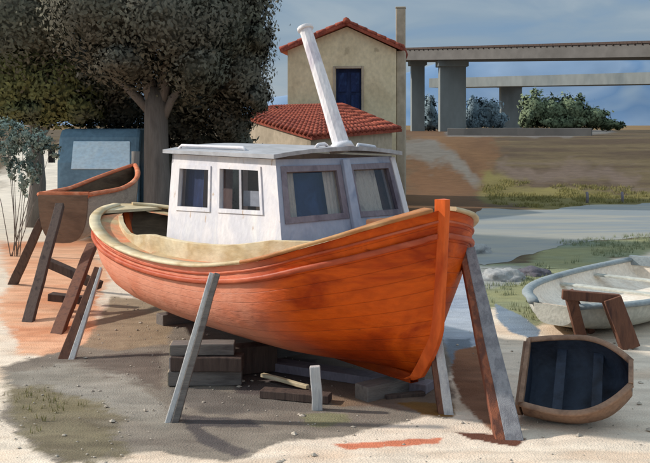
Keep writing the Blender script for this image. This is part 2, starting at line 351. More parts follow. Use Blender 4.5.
# water inlet
wp = [ground_pt(*p) for p in [(474, 214), (484, 209), (540, 210), (600, 205), (660, 203), (760, 200), (1200, 196), (1200, 236), (800, 236), (650, 237), (600, 240), (556, 246), (530, 256), (500, 264), (482, 268), (464, 262), (456, 240)]]
pts = []
for i in range(len(wp)):
    a, b2 = wp[i], wp[(i + 1) % len(wp)]
    for k in range(8):
        t = k / 8; x = a[0] + (b2[0] - a[0]) * t; y = a[1] + (b2[1] - a[1]) * t
        pts.append((x + .35 * mnoise.noise(Vector((x * .8, y * .8, 0))), y + .8 * mnoise.noise(Vector((x * .7, y * .7, 5))), .006))
g = MB(); g.add(pts, [tuple(range(len(pts)))])
wm = stroke('inlet_water', [(144, 142, 132), (126, 132, 134), (152, 148, 136), (132, 134, 134)], 1.0, .35, (.35, 1.6, 1), .55, .35, 6, spec=.35, fine=.06)
tag(g.build('water', wm), kind='structure')

def in_poly_px(polys, n, lo):
    out = []
    for poly, dens in polys:
        G = [ground_pt(*p) for p in poly]; x0, x1 = min(p[0] for p in G), max(p[0] for p in G); y0, y1 = min(p[1] for p in G), max(p[1] for p in G)
        k = int(dens); x = rng.uniform(x0, x1, k); y = rng.uniform(y0, y1, k); m = inpoly(G, x, y); out.append(np.stack([x[m], y[m]], 1))
    return np.concatenate(out)
def grass(polys, hgt, mat, label_, tuft=7):
    P_ = in_poly_px(polys, 0, 0); V = []; 
    P_ = P_[fbm(P_[:, 0] * .9, P_[:, 1] * .9, 400) > -.04]
    base = np.repeat(P_, tuft, 0); k = len(base); base = base + rng.normal(size=(k, 2)) * hgt * .35
    h = hgt * rng.uniform(.4, 1.2, k); ang = rng.uniform(0, 2 * np.pi, k); lean = h * rng.uniform(.1, .7, k); wd = hgt * .07 * rng.uniform(.6, 1.3, k)
    z0 = elev(base[:, 0], base[:, 1]); dxn, dyn = np.cos(ang), np.sin(ang)
    a_ = np.stack([base[:, 0] - dyn * wd, base[:, 1] + dxn * wd, z0 - .01], 1); b_ = np.stack([base[:, 0] + dyn * wd, base[:, 1] - dxn * wd, z0 - .01], 1)
    c_ = np.stack([base[:, 0] + dxn * lean, base[:, 1] + dyn * lean, z0 + h], 1)
    V = np.stack([a_, b_, c_], 1).reshape(-1, 3)
    me = bpy.data.meshes.new('grass'); me.from_pydata(V.tolist(), [], np.arange(len(V)).reshape(-1, 3).tolist()); me.update(); me.materials.append(mat)
    o = bpy.data.objects.new('grass', me); link(o); tag(o, label_, 'grass', kind='stuff')
M['grass'] = stroke('dry_grass', [(150, 140, 84), (134, 128, 82), (160, 148, 98)], 1, .5, (1, 1, 1), .9, 0, fine=.2, spec=.1)
M['grass2'] = stroke('sage_grass', [(150, 154, 122), (138, 144, 114), (160, 160, 126)], 1, .5, (1, 1, 1), .9, 0, fine=.2, spec=.1)
grass([([(480, 178), (545, 184), (650, 188), (720, 188), (720, 203), (650, 202), (540, 208), (495, 206)], 6000)], .16, M['grass'], 'olive marsh grass along the far bank of the inlet')
grass([([(560, 242), (650, 234), (700, 236), (650, 248), (560, 285), (536, 322), (500, 304), (482, 306), (482, 285), (520, 284)], 5200)], .11, M['grass2'], 'short sage green grass on the near shore of the inlet')
grass([([(5, 392), (46, 388), (92, 408), (122, 440), (128, 455), (60, 466), (28, 440)], 260)], .07, M['grass'], 'sparse short weeds on the olive earth at lower left', 5)
# grit and pebbles strewn over the yard
k = 1500; px_, py_ = rng.uniform(-6.5, 6.5, k), rng.uniform(8.2, 19, k); V = []; Fc = []
ico = [(0, 0, 1), (.9, 0, .2), (.3, .85, .15), (-.7, .55, .2), (-.75, -.5, .15), (.25, -.9, .2), (0, 0, -.6)]
icf = [(0, 1, 2), (0, 2, 3), (0, 3, 4), (0, 4, 5), (0, 5, 1), (6, 2, 1), (6, 3, 2), (6, 4, 3), (6, 5, 4), (6, 1, 5)]
keep = fbm(px_ * .7, py_ * .7, 77) > -.05
for x, y in zip(px_[keep], py_[keep]):
    r_ = rng.choice([.012, .018, .028, .045], p=[.45, .33, .17, .05]); a_ = rng.uniform(0, 6.28); ca, sa = math.cos(a_), math.sin(a_); b0 = len(V)
    sx, sy, sz = r_ * rng.uniform(.8, 1.5), r_, r_ * rng.uniform(.4, .8)
    V += [(x + ca * vx * sx - sa * vy * sy, y + sa * vx * sx + ca * vy * sy, .006 + vz * sz) for vx, vy, vz in ico]; Fc += [tuple(b0 + i for i in f) for f in icf]
me = bpy.data.meshes.new('pebbles'); me.from_pydata(V, [], Fc); me.update(); me.materials.append(stroke('pebble_stone', [(150, 140, 128), (190, 178, 162), (112, 104, 98)], 1, 1.5, (1, 1, 1), .9, 0, fine=.2))
o = bpy.data.objects.new('pebbles', me); link(o); tag(o, 'pebbles and grit strewn over the boatyard ground', 'pebbles', kind='stuff')

# ------------------------------------------------------------------ hills
def hills(name, y, x0, x1, prof, mat, seed):
    xs = np.linspace(x0, x1, 160); rows = [[], [], [], []]
    for x in xs:
        h = np.interp(x, [p[0] for p in prof], [p[1] for p in prof]) * (1 + .12 * float(fbm(np.array(x * .012), np.array(.5), seed)))
        for r, (dy, k) in enumerate([(-160, 0), (-90, .55), (-35, .9), (0, 1.0)]):
            rows[r].append((x, y + dy + 25 * float(fbm(np.array(x * .01), np.array(r * 3.3), seed + 5)), 2.0 + h * k))
    g = MB(); g.grid(rows); o = g.build(name, mat); tag(o, kind='structure'); return o
hills('hills', 1500, -900, 1500, [(-900, 20), (-200, 35), (60, 66), (200, 108), (380, 116), (600, 126), (1500, 90)], M['hill'], 2)

# ------------------------------------------------------------------ foliage
def leaf_mesh(name, blobs, n, size, mat, parent=None, core=.72, flat=1.0):
    """blobs: (center, (rx, ry, rz)); leaves scattered through uneven clumps round an inner mass"""
    blobs = [(np.array(c, float), np.array(r, float)) for c, r in blobs]
    vol = np.array([r.prod() ** .66 for c, r in blobs]); vol /= vol.sum()
    V = []; Fc = []
    cnt = 0
    for (c, r), w in zip(blobs, vol):
        k = int(n * w)
        nc = max(14, k // 40)
        d = rng.normal(size=(nc, 3)); d /= np.linalg.norm(d, axis=1)[:, None]
        cc = c + d * r * (rng.uniform(.6, 1.02, (nc, 1)))
        which = rng.integers(0, nc, k)
        p = cc[which] + rng.normal(size=(k, 3)) * np.minimum(r, r.mean()) * .17
        on = (p - c) / r / r; on /= np.linalg.norm(on, axis=1)[:, None]; on += rng.normal(size=(k, 3)) * .38; on /= np.linalg.norm(on, axis=1)[:, None]
        a = np.cross(on, rng.normal(size=(k, 3))); a /= np.linalg.norm(a, axis=1)[:, None]
        b = np.cross(on, a)
        s = size * rng.uniform(.6, 1.5, (k, 1)); a = a * s; b = b * s * .6
        q = np.stack([p - a, p + b * -.9, p + a, p + b * .9], 1)
        V.append(q.reshape(-1, 3)); Fc.append(np.arange(k * 4).reshape(-1, 4) + cnt); cnt += k * 4
    V = np.concatenate(V); Fc = np.concatenate(Fc)
    vs = [tuple(v) for v in V.tolist()]; fs = [tuple(f) for f in Fc.tolist()]; sm = [False] * len(fs)
    if core:
        for c, r in blobs:
            bm = bmesh.new(); bmesh.ops.create_icosphere(bm, subdivisions=3, radius=1)
            base = len(vs); cv = Vector(c); sd = rng.uniform(0, 50)
            for v in bm.verts:
                nn = mnoise.noise(v.co * 2.2 + Vector((sd, 0, 0))) * .35 + mnoise.noise(v.co * 6 + Vector((sd, 0, 0))) * .18
                vs.append(tuple(Vector((v.co.x * r[0], v.co.y * r[1], v.co.z * r[2])) * core * (1 + nn) + cv))
            for f in bm.faces: fs.append(tuple(base + v.index for v in f.verts)); sm.append(False)
            bm.free()
    me = bpy.data.meshes.new(name); me.from_pydata(vs, [], fs); me.update(); me.materials.append(mat)
    # soft shading: every leaf is lit as part of the clump it grows in
    co_ = np.array(vs); cen = np.array([c for c, r in blobs]); rad = np.array([r for c, r in blobs])
    best = np.full(len(co_), 1e9); nn_ = np.zeros_like(co_)
    for c_, r_ in zip(cen, rad):
        dd_ = (co_ - c_) / r_; l_ = np.linalg.norm(dd_, axis=1); k_ = l_ < best; best[k_] = l_[k_]; nn_[k_] = (dd_ / r_)[k_]
    nn_ /= np.linalg.norm(nn_, axis=1)[:, None] + 1e-9
    nn_ += rng.normal(size=nn_.shape) * .12; nn_ /= np.linalg.norm(nn_, axis=1)[:, None]
    me.polygons.foreach_set('use_smooth', np.ones(len(fs), bool)); me.normals_split_custom_set_from_vertices(nn_.tolist())
    o = bpy.data.objects.new(name, me); link(o, parent); return o

# the big dark tree behind the stern
def W2(px, py, Y): return tuple(P(px, py, Y))
TY = 27.5
tx = (157 - 325) / F * TY
tree = empty('tree', (tx, TY, 0), 0, 'huge dark tree with a pale forked trunk, filling the sky behind the boat stern', 'tree')
g = MB()
g.tube([(0, 0, -.1), (.02, 0, 1.2), (-.02, 0, 2.6), (-.03, 0, 3.9), (0, .1, 4.6)], [.52, .43, .38, .36, .34], 14)
g.tube([(-.08, 0, 4.2), (-.35, .1, 5.1), (-.7, .4, 6.6), (-1.2, .6, 8.2)], [.26, .2, .14, .06], 9)
g.tube([(.1, 0, 4.2), (.28, -.05, 5.0), (.42, .2, 6.2), (.9, .5, 8.2)], [.24, .18, .13, .06], 9)
g.tube([(.15, 0, 3.6), (.5, -.2, 4.3), (1.3, -.3, 5.2), (2.4, -.2, 6.2)], [.14, .12, .09, .04], 8)
g.tube([(-.2, 0, 3.9), (-1.3, .3, 5.0), (-2.6, .3, 6.0)], [.16, .11, .05], 8)
g.build('trunk', M['bark'], tree)
bl = []
def lb(px, py, rx, rz, dy=0.0, ry=1.6):
    p = P(px, py, TY + dy); bl.append(((p.x - tx, p.y - TY, p.z), (rx * TY / F, ry, rz * TY / F)))
for a in [(30, 20, 70, 60, 1), (110, 10, 60, 55, -1.2), (170, 22, 60, 50, -1.4), (130, 62, 34, 24, -1.0), (198, 66, 30, 34, -1.0), (232, 20, 40, 55, .5), (240, 75, 34, 45, 1), (196, 80, 48, 48, 1.6), (100, 75, 60, 42, 2.2), (228, 118, 24, 30, 2), (180, 118, 44, 34, 3), (-50, 10, 70, 70, 3), (246, -20, 34, 40, 1), (160, -60, 100, 50, 1), (20, -60, 100, 50, 2), (120, 110, 40, 26, 3.4), (258, 40, 14, 18, .5), (256, 98, 14, 18, 1)]:
    lb(*a)
leaf_mesh('crown', bl, 120000, .07, M['leaf_big'], tree, .62)
# olive tree left of it
OY = 31
otx = (35 - 325) / F * OY
ot = empty('tree', (otx, OY, 0), 0, 'olive green tree at the left edge, above the blue truck', 'tree')
g = MB(); g.tube([(0, 0, -.1), (.1, 0, 1.5), (0, 0, 3.2), (-.4, .2, 5)], [.34, .27, .22, .1], 10); g.tube([(0, 0, 2.8), (.7, 0, 3.9), (1.3, .1, 5)], [.16, .12, .05], 8)
g.build('trunk', M['bark'], ot); bl = []
for px, py, rx, rz in [(20, 78, 42, 40), (62, 90, 34, 32), (-20, 92, 46, 36), (34, 110, 30, 14), (85, 108, 20, 18), (-70, 70, 50, 50)]:
    p = P(px, py, OY - 2.2); bl.append(((p.x - otx, p.y - OY, p.z), (rx * OY / F, 1.1, rz * OY / F)))
leaf_mesh('crown', bl, 26000, .08, M['leaf_olive'], ot, .6)
# undergrowth below the tree
bl = []
for px, Y, rx, rz, z in [(178, 29, .9, 1.5, 1.3), (205, 30, 1.0, 1.8, 1.7), (235, 31, .9, 1.9, 1.8), (150, 31, 1.0, 1.9, 1.6), (120, 33, 1.1, 1.9, 1.6), (255, 33, .8, 1.5, 1.3)]:
    bl.append((((px - 325) / F * Y, Y, z), (rx, .9, rz)))
o = leaf_mesh('hedge', bl, 12000, .09, M['leaf_big'], None, .85)
tag(o, 'dark brown-green undergrowth below the big tree, behind the white cabin', 'hedge')
# straggly shrub on the far left
bl = []
for px, py, rx, rz in [(10, 148, .3, .5), (24, 134, .35, .3), (30, 156, .22, .6), (40, 140, .3, .3), (6, 130, .4, .3), (50, 152, .3, .22), (-15, 150, .5, .7), (24, 178, .13, .5), (36, 172, .12, .3), (14, 168, .14, .4)]:
    p = P(px, py, 24); bl.append((tuple(p), (rx, .3, rz)))
sh = empty('shrub', (-8.2, 24, 0), 0, 'thin grey-green shrub against pale ground at the left edge', 'shrub')
g = MB()
for (c, r) in bl:
    g.tube([(random.uniform(-.2, .2), 0, -.05), ((c[0] + 8.2) * .5, c[1] - 24, c[2] * .5), (c[0] + 8.2, c[1] - 24, c[2])], [.014, .01, .005], 5)
g.build('stem', M['bark'], sh)
leaf_mesh('foliage', [((c[0] + 8.2, c[1] - 24, c[2]), r) for c, r in bl], 6500, .04, M['leaf_teal'], sh, 0)
# bushes by the bridge
def bush(pxs, Y, n, size, mat, label, core=.85):
    bl = [(tuple(P(px, py, Y)), (rx * Y / F, 1.2, rz * Y / F)) for px, py, rx, rz in pxs]
    o = leaf_mesh('bush', bl, int(n * 1.5), size * .8, mat, None, .68); tag(o, label, 'bush'); return o
bush([(535, 108, 13, 16), (552, 112, 14, 14), (572, 110, 16, 14), (592, 118, 14, 11), (560, 122, 30, 9), (608, 124, 14, 6), (527, 118, 7, 12)], 66, 9000, .17, M['leaf_bush'], 'rounded green bush on the bank below the bridge')
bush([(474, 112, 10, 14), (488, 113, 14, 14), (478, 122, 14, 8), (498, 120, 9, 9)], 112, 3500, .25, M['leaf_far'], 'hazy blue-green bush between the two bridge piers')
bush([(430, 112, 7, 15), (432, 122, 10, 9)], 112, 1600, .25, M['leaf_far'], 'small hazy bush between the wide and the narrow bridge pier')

# ------------------------------------------------------------------ bridge
def bridge_deck(a, b, th, w, mb):
    a, b = Vector(a), Vector(b); mb.beam(a, b, w, w, th, seg=6)
br = empty('bridge', tuple(P(450, 135, 100).xy) + (2.7,), 0, 'high grey-brown road bridge crossing the right of the picture on tall pale piers', 'bridge')
B0 = Vector(br.location)
a = P(398, 56.5, 112) - B0; b = P(760, 50, 76) - B0
g = MB(); bridge_deck(a, b, 1.25, 6, g); g.build('deck', M['concrete'], br)
g = MB(); d = (b - a).normalized(); off = Vector((d.y, -d.x, 0)) * 3.02
g.beam(a + off + Vector((0, 0, .72)), b + off + Vector((0, 0, .72)), .18, .18, .22, seg=4)
for k in range(60): 
    p = a.lerp(b, k / 59) + off + Vector((0, 0, .63)); g.box(p, (.14, .14, .3))
g.build('parapet', M['dark_wood'], br)
def pier(px0, px1, pyt, Y, root, mat, base=2.4):
    x0, x1 = (px0 - 325) / F * Y, (px1 - 325) / F * Y; zt = H + (125 - pyt) / F * Y; g = MB(); r = Vector(root.location)
    g.box(Vector(((x0 + x1) / 2, Y, (zt + base) / 2)) - r, (x1 - x0, 1.6, zt - base))
    g.box(Vector(((x0 + x1) / 2, Y, zt - .35)) - r, (x1 - x0 + .5, 2.6, .7)); return g.build('pier', mat, root, .06)
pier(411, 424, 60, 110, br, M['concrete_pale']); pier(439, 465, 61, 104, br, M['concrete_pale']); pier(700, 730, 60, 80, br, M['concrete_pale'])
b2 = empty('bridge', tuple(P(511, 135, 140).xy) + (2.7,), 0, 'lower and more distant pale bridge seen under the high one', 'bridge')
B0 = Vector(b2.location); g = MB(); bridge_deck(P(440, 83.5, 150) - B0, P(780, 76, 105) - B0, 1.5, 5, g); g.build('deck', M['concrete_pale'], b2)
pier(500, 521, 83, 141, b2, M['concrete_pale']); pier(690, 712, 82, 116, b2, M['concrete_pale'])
# low wall along the bank crest
g = MB(); a = P(448, 133, 66); b = P(592, 132.5, 62)
g.beam(Vector((a.x, a.y, 3.0)), Vector((b.x, b.y, 3.0)), .4, .4, .55, seg=8, jit=.05)
tag(g.build('low_wall', M['concrete'], None, .03), 'low grey wall along the bank below the bridge', 'wall')

# ------------------------------------------------------------------ house
HY = 40.0; s = HY / F
hx = (341 - 325) * s
house = empty('house', (hx, HY, 0), R(-7), 'narrow ochre gabled house with red tiled roof and tall navy door', 'house')
def hz(py): return H + (125 - py) * s
wl, wr = (287 - 341) * s, (396 - 341) * s
ze, zp = hz(50), hz(27); xm = (347 - 341) * s; dp = 5.0
dx0, dx1, dz0, dz1 = (335.5 - 341) * s, (361.5 - 341) * s, hz(116), hz(68.5)
g = MB()
# front wall built round the door opening
def fpanel(pts): g.prism([(x, 0, z) for x, z in pts], (0, .3, 0))
fpanel([(wl, -.2), (dx0, -.2), (dx0, ze), (wl, ze)]); fpanel([(dx1, -.2), (wr, -.2), (wr, ze), (dx1, ze)])
fpanel([(dx0, -.2), (dx1, -.2), (dx1, dz0), (dx0, dz0)]); fpanel([(dx0, dz1), (dx1, dz1), (dx1, ze), (dx0, ze)])
fpanel([(wl, ze), (wr, ze), (xm, zp)])
g.prism([(wl, .3, -.2), (wl + .3, .3, -.2), (wl + .3, .3, ze), (wl, .3, ze)], (0, dp, 0)); g.prism([(wr - .3, .3, -.2), (wr, .3, -.2), (wr, .3, ze), (wr - .3, .3, ze)], (0, dp, 0))
g.prism([(wl, dp, -.2), (wr, dp, -.2), (wr, dp, ze), (xm, dp, zp), (wl, dp, ze)], (0, .3, 0))
g.build('wall', M['wall'], house)
g = MB(); g.box((wr + .2, .75, ze / 2), (.38, 1.3, ze - .1)); g.build('pilaster', M['wall_dim'], house, .03)
g = MB(); g.box(((dx0 + dx1) / 2, .22, (dz0 + dz1) / 2), (dx1 - dx0, .08, dz1 - dz0))
dd = g.build('door', M['door'], house)
g = MB()
for sx in (-1, 1):
    cx = (dx0 + dx1) / 2 + sx * (dx1 - dx0) / 4
    for cz, hh in ((dz0 + .55, .75), (dz0 + 1.5, .85)):
        g.box((cx, .165, cz), ((dx1 - dx0) / 2 - .2, .03, hh))
g.build('panel', M['navy'], dd)
g = MB(); g.box((dx0 - .06, -.02, (dz0 + dz1) / 2), (.1, .1, dz1 - dz0 + .2)); g.box((dx1 + .06, -.02, (dz0 + dz1) / 2), (.1, .1, dz1 - dz0 + .2)); g.box(((dx0 + dx1) / 2, -.02, dz1 + .05), (dx1 - dx0, .1, .1)); g.build('door_frame', M['wall_dim'], house)
g = MB()
g.box(((dx0 + dx1) / 2, -.12, dz0 - .06), (dx1 - dx0 + .3, .3, .09)); g.build('sill', M['wall_dim'], house)
# tiled roof: slabs with rows of half round tiles
def tiled(A, B, C, D, root, name, n=14, r=.1):
    """quad A-B ridge, D-C eave; tiles run ridge to eave"""
    A, B, C, D = map(Vector, (A, B, C, D)); g = MB(); nrm = (B - A).cross(D - A).normalized()
    if nrm.z < 0: nrm = -nrm
    g.prism([A, B, C, D], -nrm * .12)
    for i in range(n):
        t = (i + .5) / n; p, q = A.lerp(B, t), D.lerp(C, t); m = max(2, int((q - p).length / .45)); 
        for k in range(m):
            a0 = p.lerp(q, k / m) + nrm * (.01 + .02); a1 = p.lerp(q, min(1.0, (k + 1.08) / m)) + nrm * .05
            g.tube([a0, a1], [r * .85, r], 7, True, True, .8)
    return g.build(name, M['tile'], root)
ov = .35; el, er = (280 - 341) * s, (403 - 341) * s; zl, zr = hz(50), hz(49); zt = hz(23)
tiled((xm, -ov, zt), (xm, dp + .5, zt), (el, dp + .5, zl), (el, -ov, zl), house, 'roof', 16, .14)
tiled((xm, -ov, zt), (xm, dp + .5, zt), (er, dp + .5, zr), (er, -ov, zr), house, 'roof', 16, .14)
g = MB(); g.tube([(xm, -ov - .05, zt + .06), (xm, dp + .5, zt + .06)], .15, 8); g.build('ridge', M['tile'], house)
g = MB(); cx = (396.5 - 341) * s; g.box((cx, dp - .3, hz(30)), (.46, .46, 3.0)); ch = g.build('chimney', M['wall_dim'], house, .04)
g = MB(); g.box((cx, dp - .3, hz(30) + 1.54), (.5, .5, .08)); g.build('chimney_cap', M['wall_dim'], ch, .02)
# lower annex with its own tiled roof
ax = (300 - 325) / F * 36
annex = empty('annex', (ax, 36, 0), 0, 'low annex with a red tiled roof built in front of the ochre house', 'annex')
A0 = Vector((ax, 36, 0))
r_bl = P(272, 107, 39.3) - A0; r_br = P(342, 105, 39.3) - A0; e_l = P(244, 117, 37.2) - A0; e_n = P(312, 137, 33.5) - A0; e_r = P(402, 129, 37.2) - A0
tiled(r_bl, r_bl.lerp(r_br, .7), e_n, e_l, annex, 'roof', 18, .11)
tiled(r_bl.lerp(r_br, .7), r_br, e_r, e_n, annex, 'roof', 20, .11)
g = MB(); ins = .9
def wallstrip(p, q):
    g.prism([(p.x * ins, p.y * ins, 0), (q.x * ins, q.y * ins, 0), (q.x * ins, q.y * ins, q.z - .12), (p.x * ins, p.y * ins, p.z - .12)], ((q - p).to_2d().orthogonal().normalized() * .2).to_3d())
wallstrip(e_l, e_n); wallstrip(e_n, e_r)
g.prism([(e_l.x * .9, e_l.y * .9, 0), (r_bl.x, r_bl.y, 0), (r_bl.x, r_bl.y, r_bl.z - .15), (e_l.x * .9, e_l.y * .9, e_l.z - .12)], (.2, 0, 0))
g.build('wall', M['wall_dim'], annex)

# ------------------------------------------------------------------ generic lofted hull
def interp(tab, x):
    xs = [t[0] for t in tab]
    # Catmull-like smooth interpolation
    import bisect
    i = max(0, min(len(tab) - 2, bisect.bisect_right(xs, x) - 1))
    x0, y0 = tab[i]; x1, y1 = tab[i + 1]
    t = 0 if x1 == x0 else max(0, min(1, (x - x0) / (x1 - x0)))
    m0 = (y1 - tab[i - 1][1]) / (x1 - tab[i - 1][0]) if i > 0 else (y1 - y0) / (x1 - x0)
    m1 = (tab[i + 2][1] - y0) / (tab[i + 2][0] - x0) if i + 2 < len(tab) else (y1 - y0) / (x1 - x0)
    h = x1 - x0
    return (2*t**3-3*t**2+1)*y0 + (t**3-2*t**2+t)*h*m0 + (-2*t**3+3*t**2)*y1 + (t**3-t**2)*h*m1

# ------------------------------------------------------------------ THE BOAT  (local x: forward, stem head at 0; y: far side; z up)
TH = R(52)
BX, BY = 1.44, 11.0
boat = empty('fishing_boat', (BX, BY, 0), -TH, 'orange wooden fishing boat with white wheelhouse, propped up on shore in the middle', 'boat')
def bw(x, y, z=0):      # boat local -> world
    c, s_ = math.cos(-TH), math.sin(-TH); return Vector((BX + c * x - s_ * y, BY + s_ * x + c * y, z))
LB = 8.9
TB = [(0, .05), (.08, .40), (.22, .74), (.45, 1.04), (.8, 1.30), (1.3, 1.52), (2, 1.68), (3, 1.76), (4.5, 1.76), (6, 1.62), (7.2, 1.34), (8.0, 1.02), (8.5, .68), (8.8, .32), (8.9, .06)]
TZ = [(0, 2.46), (.1, 2.38), (.3, 2.27), (.6, 2.14), (1.0, 2.0), (1.5, 1.83), (2, 1.71), (3, 1.56), (4.5, 1.50), (6, 1.55), (7.2, 1.66), (8.0, 1.76), (8.9, 1.9)]
TK = [(0, .34), (.6, .34), (3, .36), (7, .42), (8.2, .6), (8.9, .9)]
def sheer(s_): return interp(TB, s_), interp(TZ, s_)
def section(s_, q):
    """q 0 keel .. 1 sheer"""
    B_, Z_ = sheer(s_); K = interp(TK, s_)
    bow = 1 - sstep(0, 2.0, s_); st = sstep(6.0, 8.9, s_)
    n = 3.2 - 1.75 * bow - 1.5 * st; mm = .52 + .5 * bow + .38 * st
    z = K + (Z_ - K) * q
    y = B_ * (1 - (1 - q) ** n) ** mm
    # rake of the stem / stern: lower points lie further in
    t = 1 - q
    ds = .14 * t + 1.75 * max(0, t - .68) ** 1.55
    wbow = max(0, 1 - s_ / 1.2); wst = max(0, (s_ - 7.6) / 1.3)
    x = -(s_ + ds * wbow - (.5 * t + .7 * max(0, t - .5)) * wst)
    return x, y, z
SS = [0, .04, .08, .14, .22, .32, .45, .6, .8, 1.05, 1.3, 1.65, 2, 2.5, 3, 3.6, 4.3, 5, 5.7, 6.4, 7, 7.5, 8, 8.3, 8.55, 8.72, 8.84, 8.9]
QQ = [0, .02, .05, .09, .14, .2, .27, .35, .43, .52, .61, .7, .79, .87, .94, 1]
g = MB()
for sgn in (-1, 1):
    g.grid([[(lambda p: (p[0], sgn * p[1], p[2]))(section(s_, q)) for q in QQ] for s_ in SS])
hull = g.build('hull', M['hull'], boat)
me = hull.data; nv = len(SS) * len(QQ); at = me.attributes.new('seam', 'FLOAT', 'POINT'); fd = me.attributes.new('sunlit_aft', 'FLOAT', 'POINT')
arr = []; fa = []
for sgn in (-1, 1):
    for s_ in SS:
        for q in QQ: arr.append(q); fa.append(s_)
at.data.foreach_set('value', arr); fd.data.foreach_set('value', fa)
# plank seams and sunlight painted on the after half, on top of the brushed paint
nt = M['hull'].node_tree; L = nt.links.new; bs = [n for n in nt.nodes if n.type == 'BSDF_PRINCIPLED'][0]
src = bs.inputs['Base Color'].links[0].from_socket; a1 = N(nt, 'ShaderNodeAttribute'); a1.attribute_name = 'seam'; a2 = N(nt, 'ShaderNodeAttribute'); a2.attribute_name = 'sunlit_aft'
mu = N(nt, 'ShaderNodeMath', operation='MULTIPLY'); mu.inputs[1].default_value = 11; L(a1.outputs['Fac'], mu.inputs[0])
fr = N(nt, 'ShaderNodeMath', operation='FRACT'); L(mu.outputs[0], fr.inputs[0]); pp = N(nt, 'ShaderNodeMath', operation='PINGPONG'); pp.inputs[1].default_value = .5; L(fr.outputs[0], pp.inputs[0])
sm_ = N(nt, 'ShaderNodeMapRange'); sm_.inputs[1].default_value = 0; sm_.inputs[2].default_value = .045; sm_.inputs[3].default_value = 0; sm_.inputs[4].default_value = 1; L(pp.outputs[0], sm_.inputs[0])
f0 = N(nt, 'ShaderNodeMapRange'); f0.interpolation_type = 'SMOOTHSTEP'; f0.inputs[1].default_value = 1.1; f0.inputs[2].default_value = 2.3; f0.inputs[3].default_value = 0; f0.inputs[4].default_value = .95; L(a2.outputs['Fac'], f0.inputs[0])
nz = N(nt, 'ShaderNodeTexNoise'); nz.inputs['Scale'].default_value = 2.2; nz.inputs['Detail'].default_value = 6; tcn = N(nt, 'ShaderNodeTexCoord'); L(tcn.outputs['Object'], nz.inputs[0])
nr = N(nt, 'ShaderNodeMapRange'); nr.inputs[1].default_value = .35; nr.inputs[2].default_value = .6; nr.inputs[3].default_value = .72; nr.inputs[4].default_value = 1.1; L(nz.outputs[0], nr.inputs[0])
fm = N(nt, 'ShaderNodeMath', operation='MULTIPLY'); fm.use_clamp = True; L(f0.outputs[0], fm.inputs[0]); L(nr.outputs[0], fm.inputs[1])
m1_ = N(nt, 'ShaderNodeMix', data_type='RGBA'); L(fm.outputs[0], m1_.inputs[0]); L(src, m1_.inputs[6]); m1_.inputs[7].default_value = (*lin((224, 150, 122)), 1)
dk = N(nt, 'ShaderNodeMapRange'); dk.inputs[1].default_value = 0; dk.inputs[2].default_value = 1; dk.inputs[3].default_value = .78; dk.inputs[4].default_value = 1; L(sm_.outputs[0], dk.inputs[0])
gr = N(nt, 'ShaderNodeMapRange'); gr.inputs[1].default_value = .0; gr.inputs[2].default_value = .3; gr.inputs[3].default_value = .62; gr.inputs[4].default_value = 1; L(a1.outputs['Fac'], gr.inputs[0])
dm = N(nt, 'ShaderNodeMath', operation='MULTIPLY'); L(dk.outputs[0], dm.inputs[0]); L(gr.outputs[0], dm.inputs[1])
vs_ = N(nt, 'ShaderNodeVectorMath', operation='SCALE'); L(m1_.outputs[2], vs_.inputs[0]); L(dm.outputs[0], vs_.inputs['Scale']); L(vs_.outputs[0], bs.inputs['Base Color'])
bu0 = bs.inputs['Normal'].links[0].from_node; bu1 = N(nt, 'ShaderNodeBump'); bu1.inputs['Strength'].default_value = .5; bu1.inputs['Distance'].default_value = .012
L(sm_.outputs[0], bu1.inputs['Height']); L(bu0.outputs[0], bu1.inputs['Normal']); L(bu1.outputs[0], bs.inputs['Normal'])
# bottom seam closed by keel
g = MB(); kp = []
g.grid([[(-s_, -.07, .24), (-s_, .07, .24), (-s_, .07, interp(TK, s_) + .03), (-s_, -.07, interp(TK, s_) + .03)] for s_ in [.5, 1.5, 3, 5, 7, 8.1]], False, True)
g.build('keel', M['hull'], boat, .01)
# stem post, proud of the planking
g = MB(); rows = []
prof = [(1.06, .03)] + [(1 - i / 26, 0) for i in range(27)]
pts_ = []
for q, e in prof:
    x, y, z = section(0, min(q, 1)); z = z + (q - 1) * 2.2 if q > 1 else z
    pts_.append((x + .07, z))
pts_ += [(-.5, .275), (-.75, .25)]
for (x, z), k in zip(pts_, range(len(pts_))):
    w = .055
    rows.append([(x + .02, -w * .7, z), (x + .02, w * .7, z), (x - .13, w * 1.6, z), (x - .13, -w * 1.6, z)])
g.grid(rows, False, True); g.add(rows[0], [(0, 1, 2, 3)]); g.build('stem_post', M['stem'], boat, .012)
g = MB(); rows = []
for q in [1.0, .9, .7, .5, .3, .1]:
    x, y, z = section(8.9, min(1, q)); z += (max(q, 1) - 1) * 2; rows.append([(x - .06, -.05, z), (x - .06, .05, z), (x + .06, .06, z), (x + .06, -.06, z)])
g.grid(rows, False, True); g.add(rows[0], [(0, 1, 2, 3)]); g.build('stern_post', M['stem'], boat, .012)
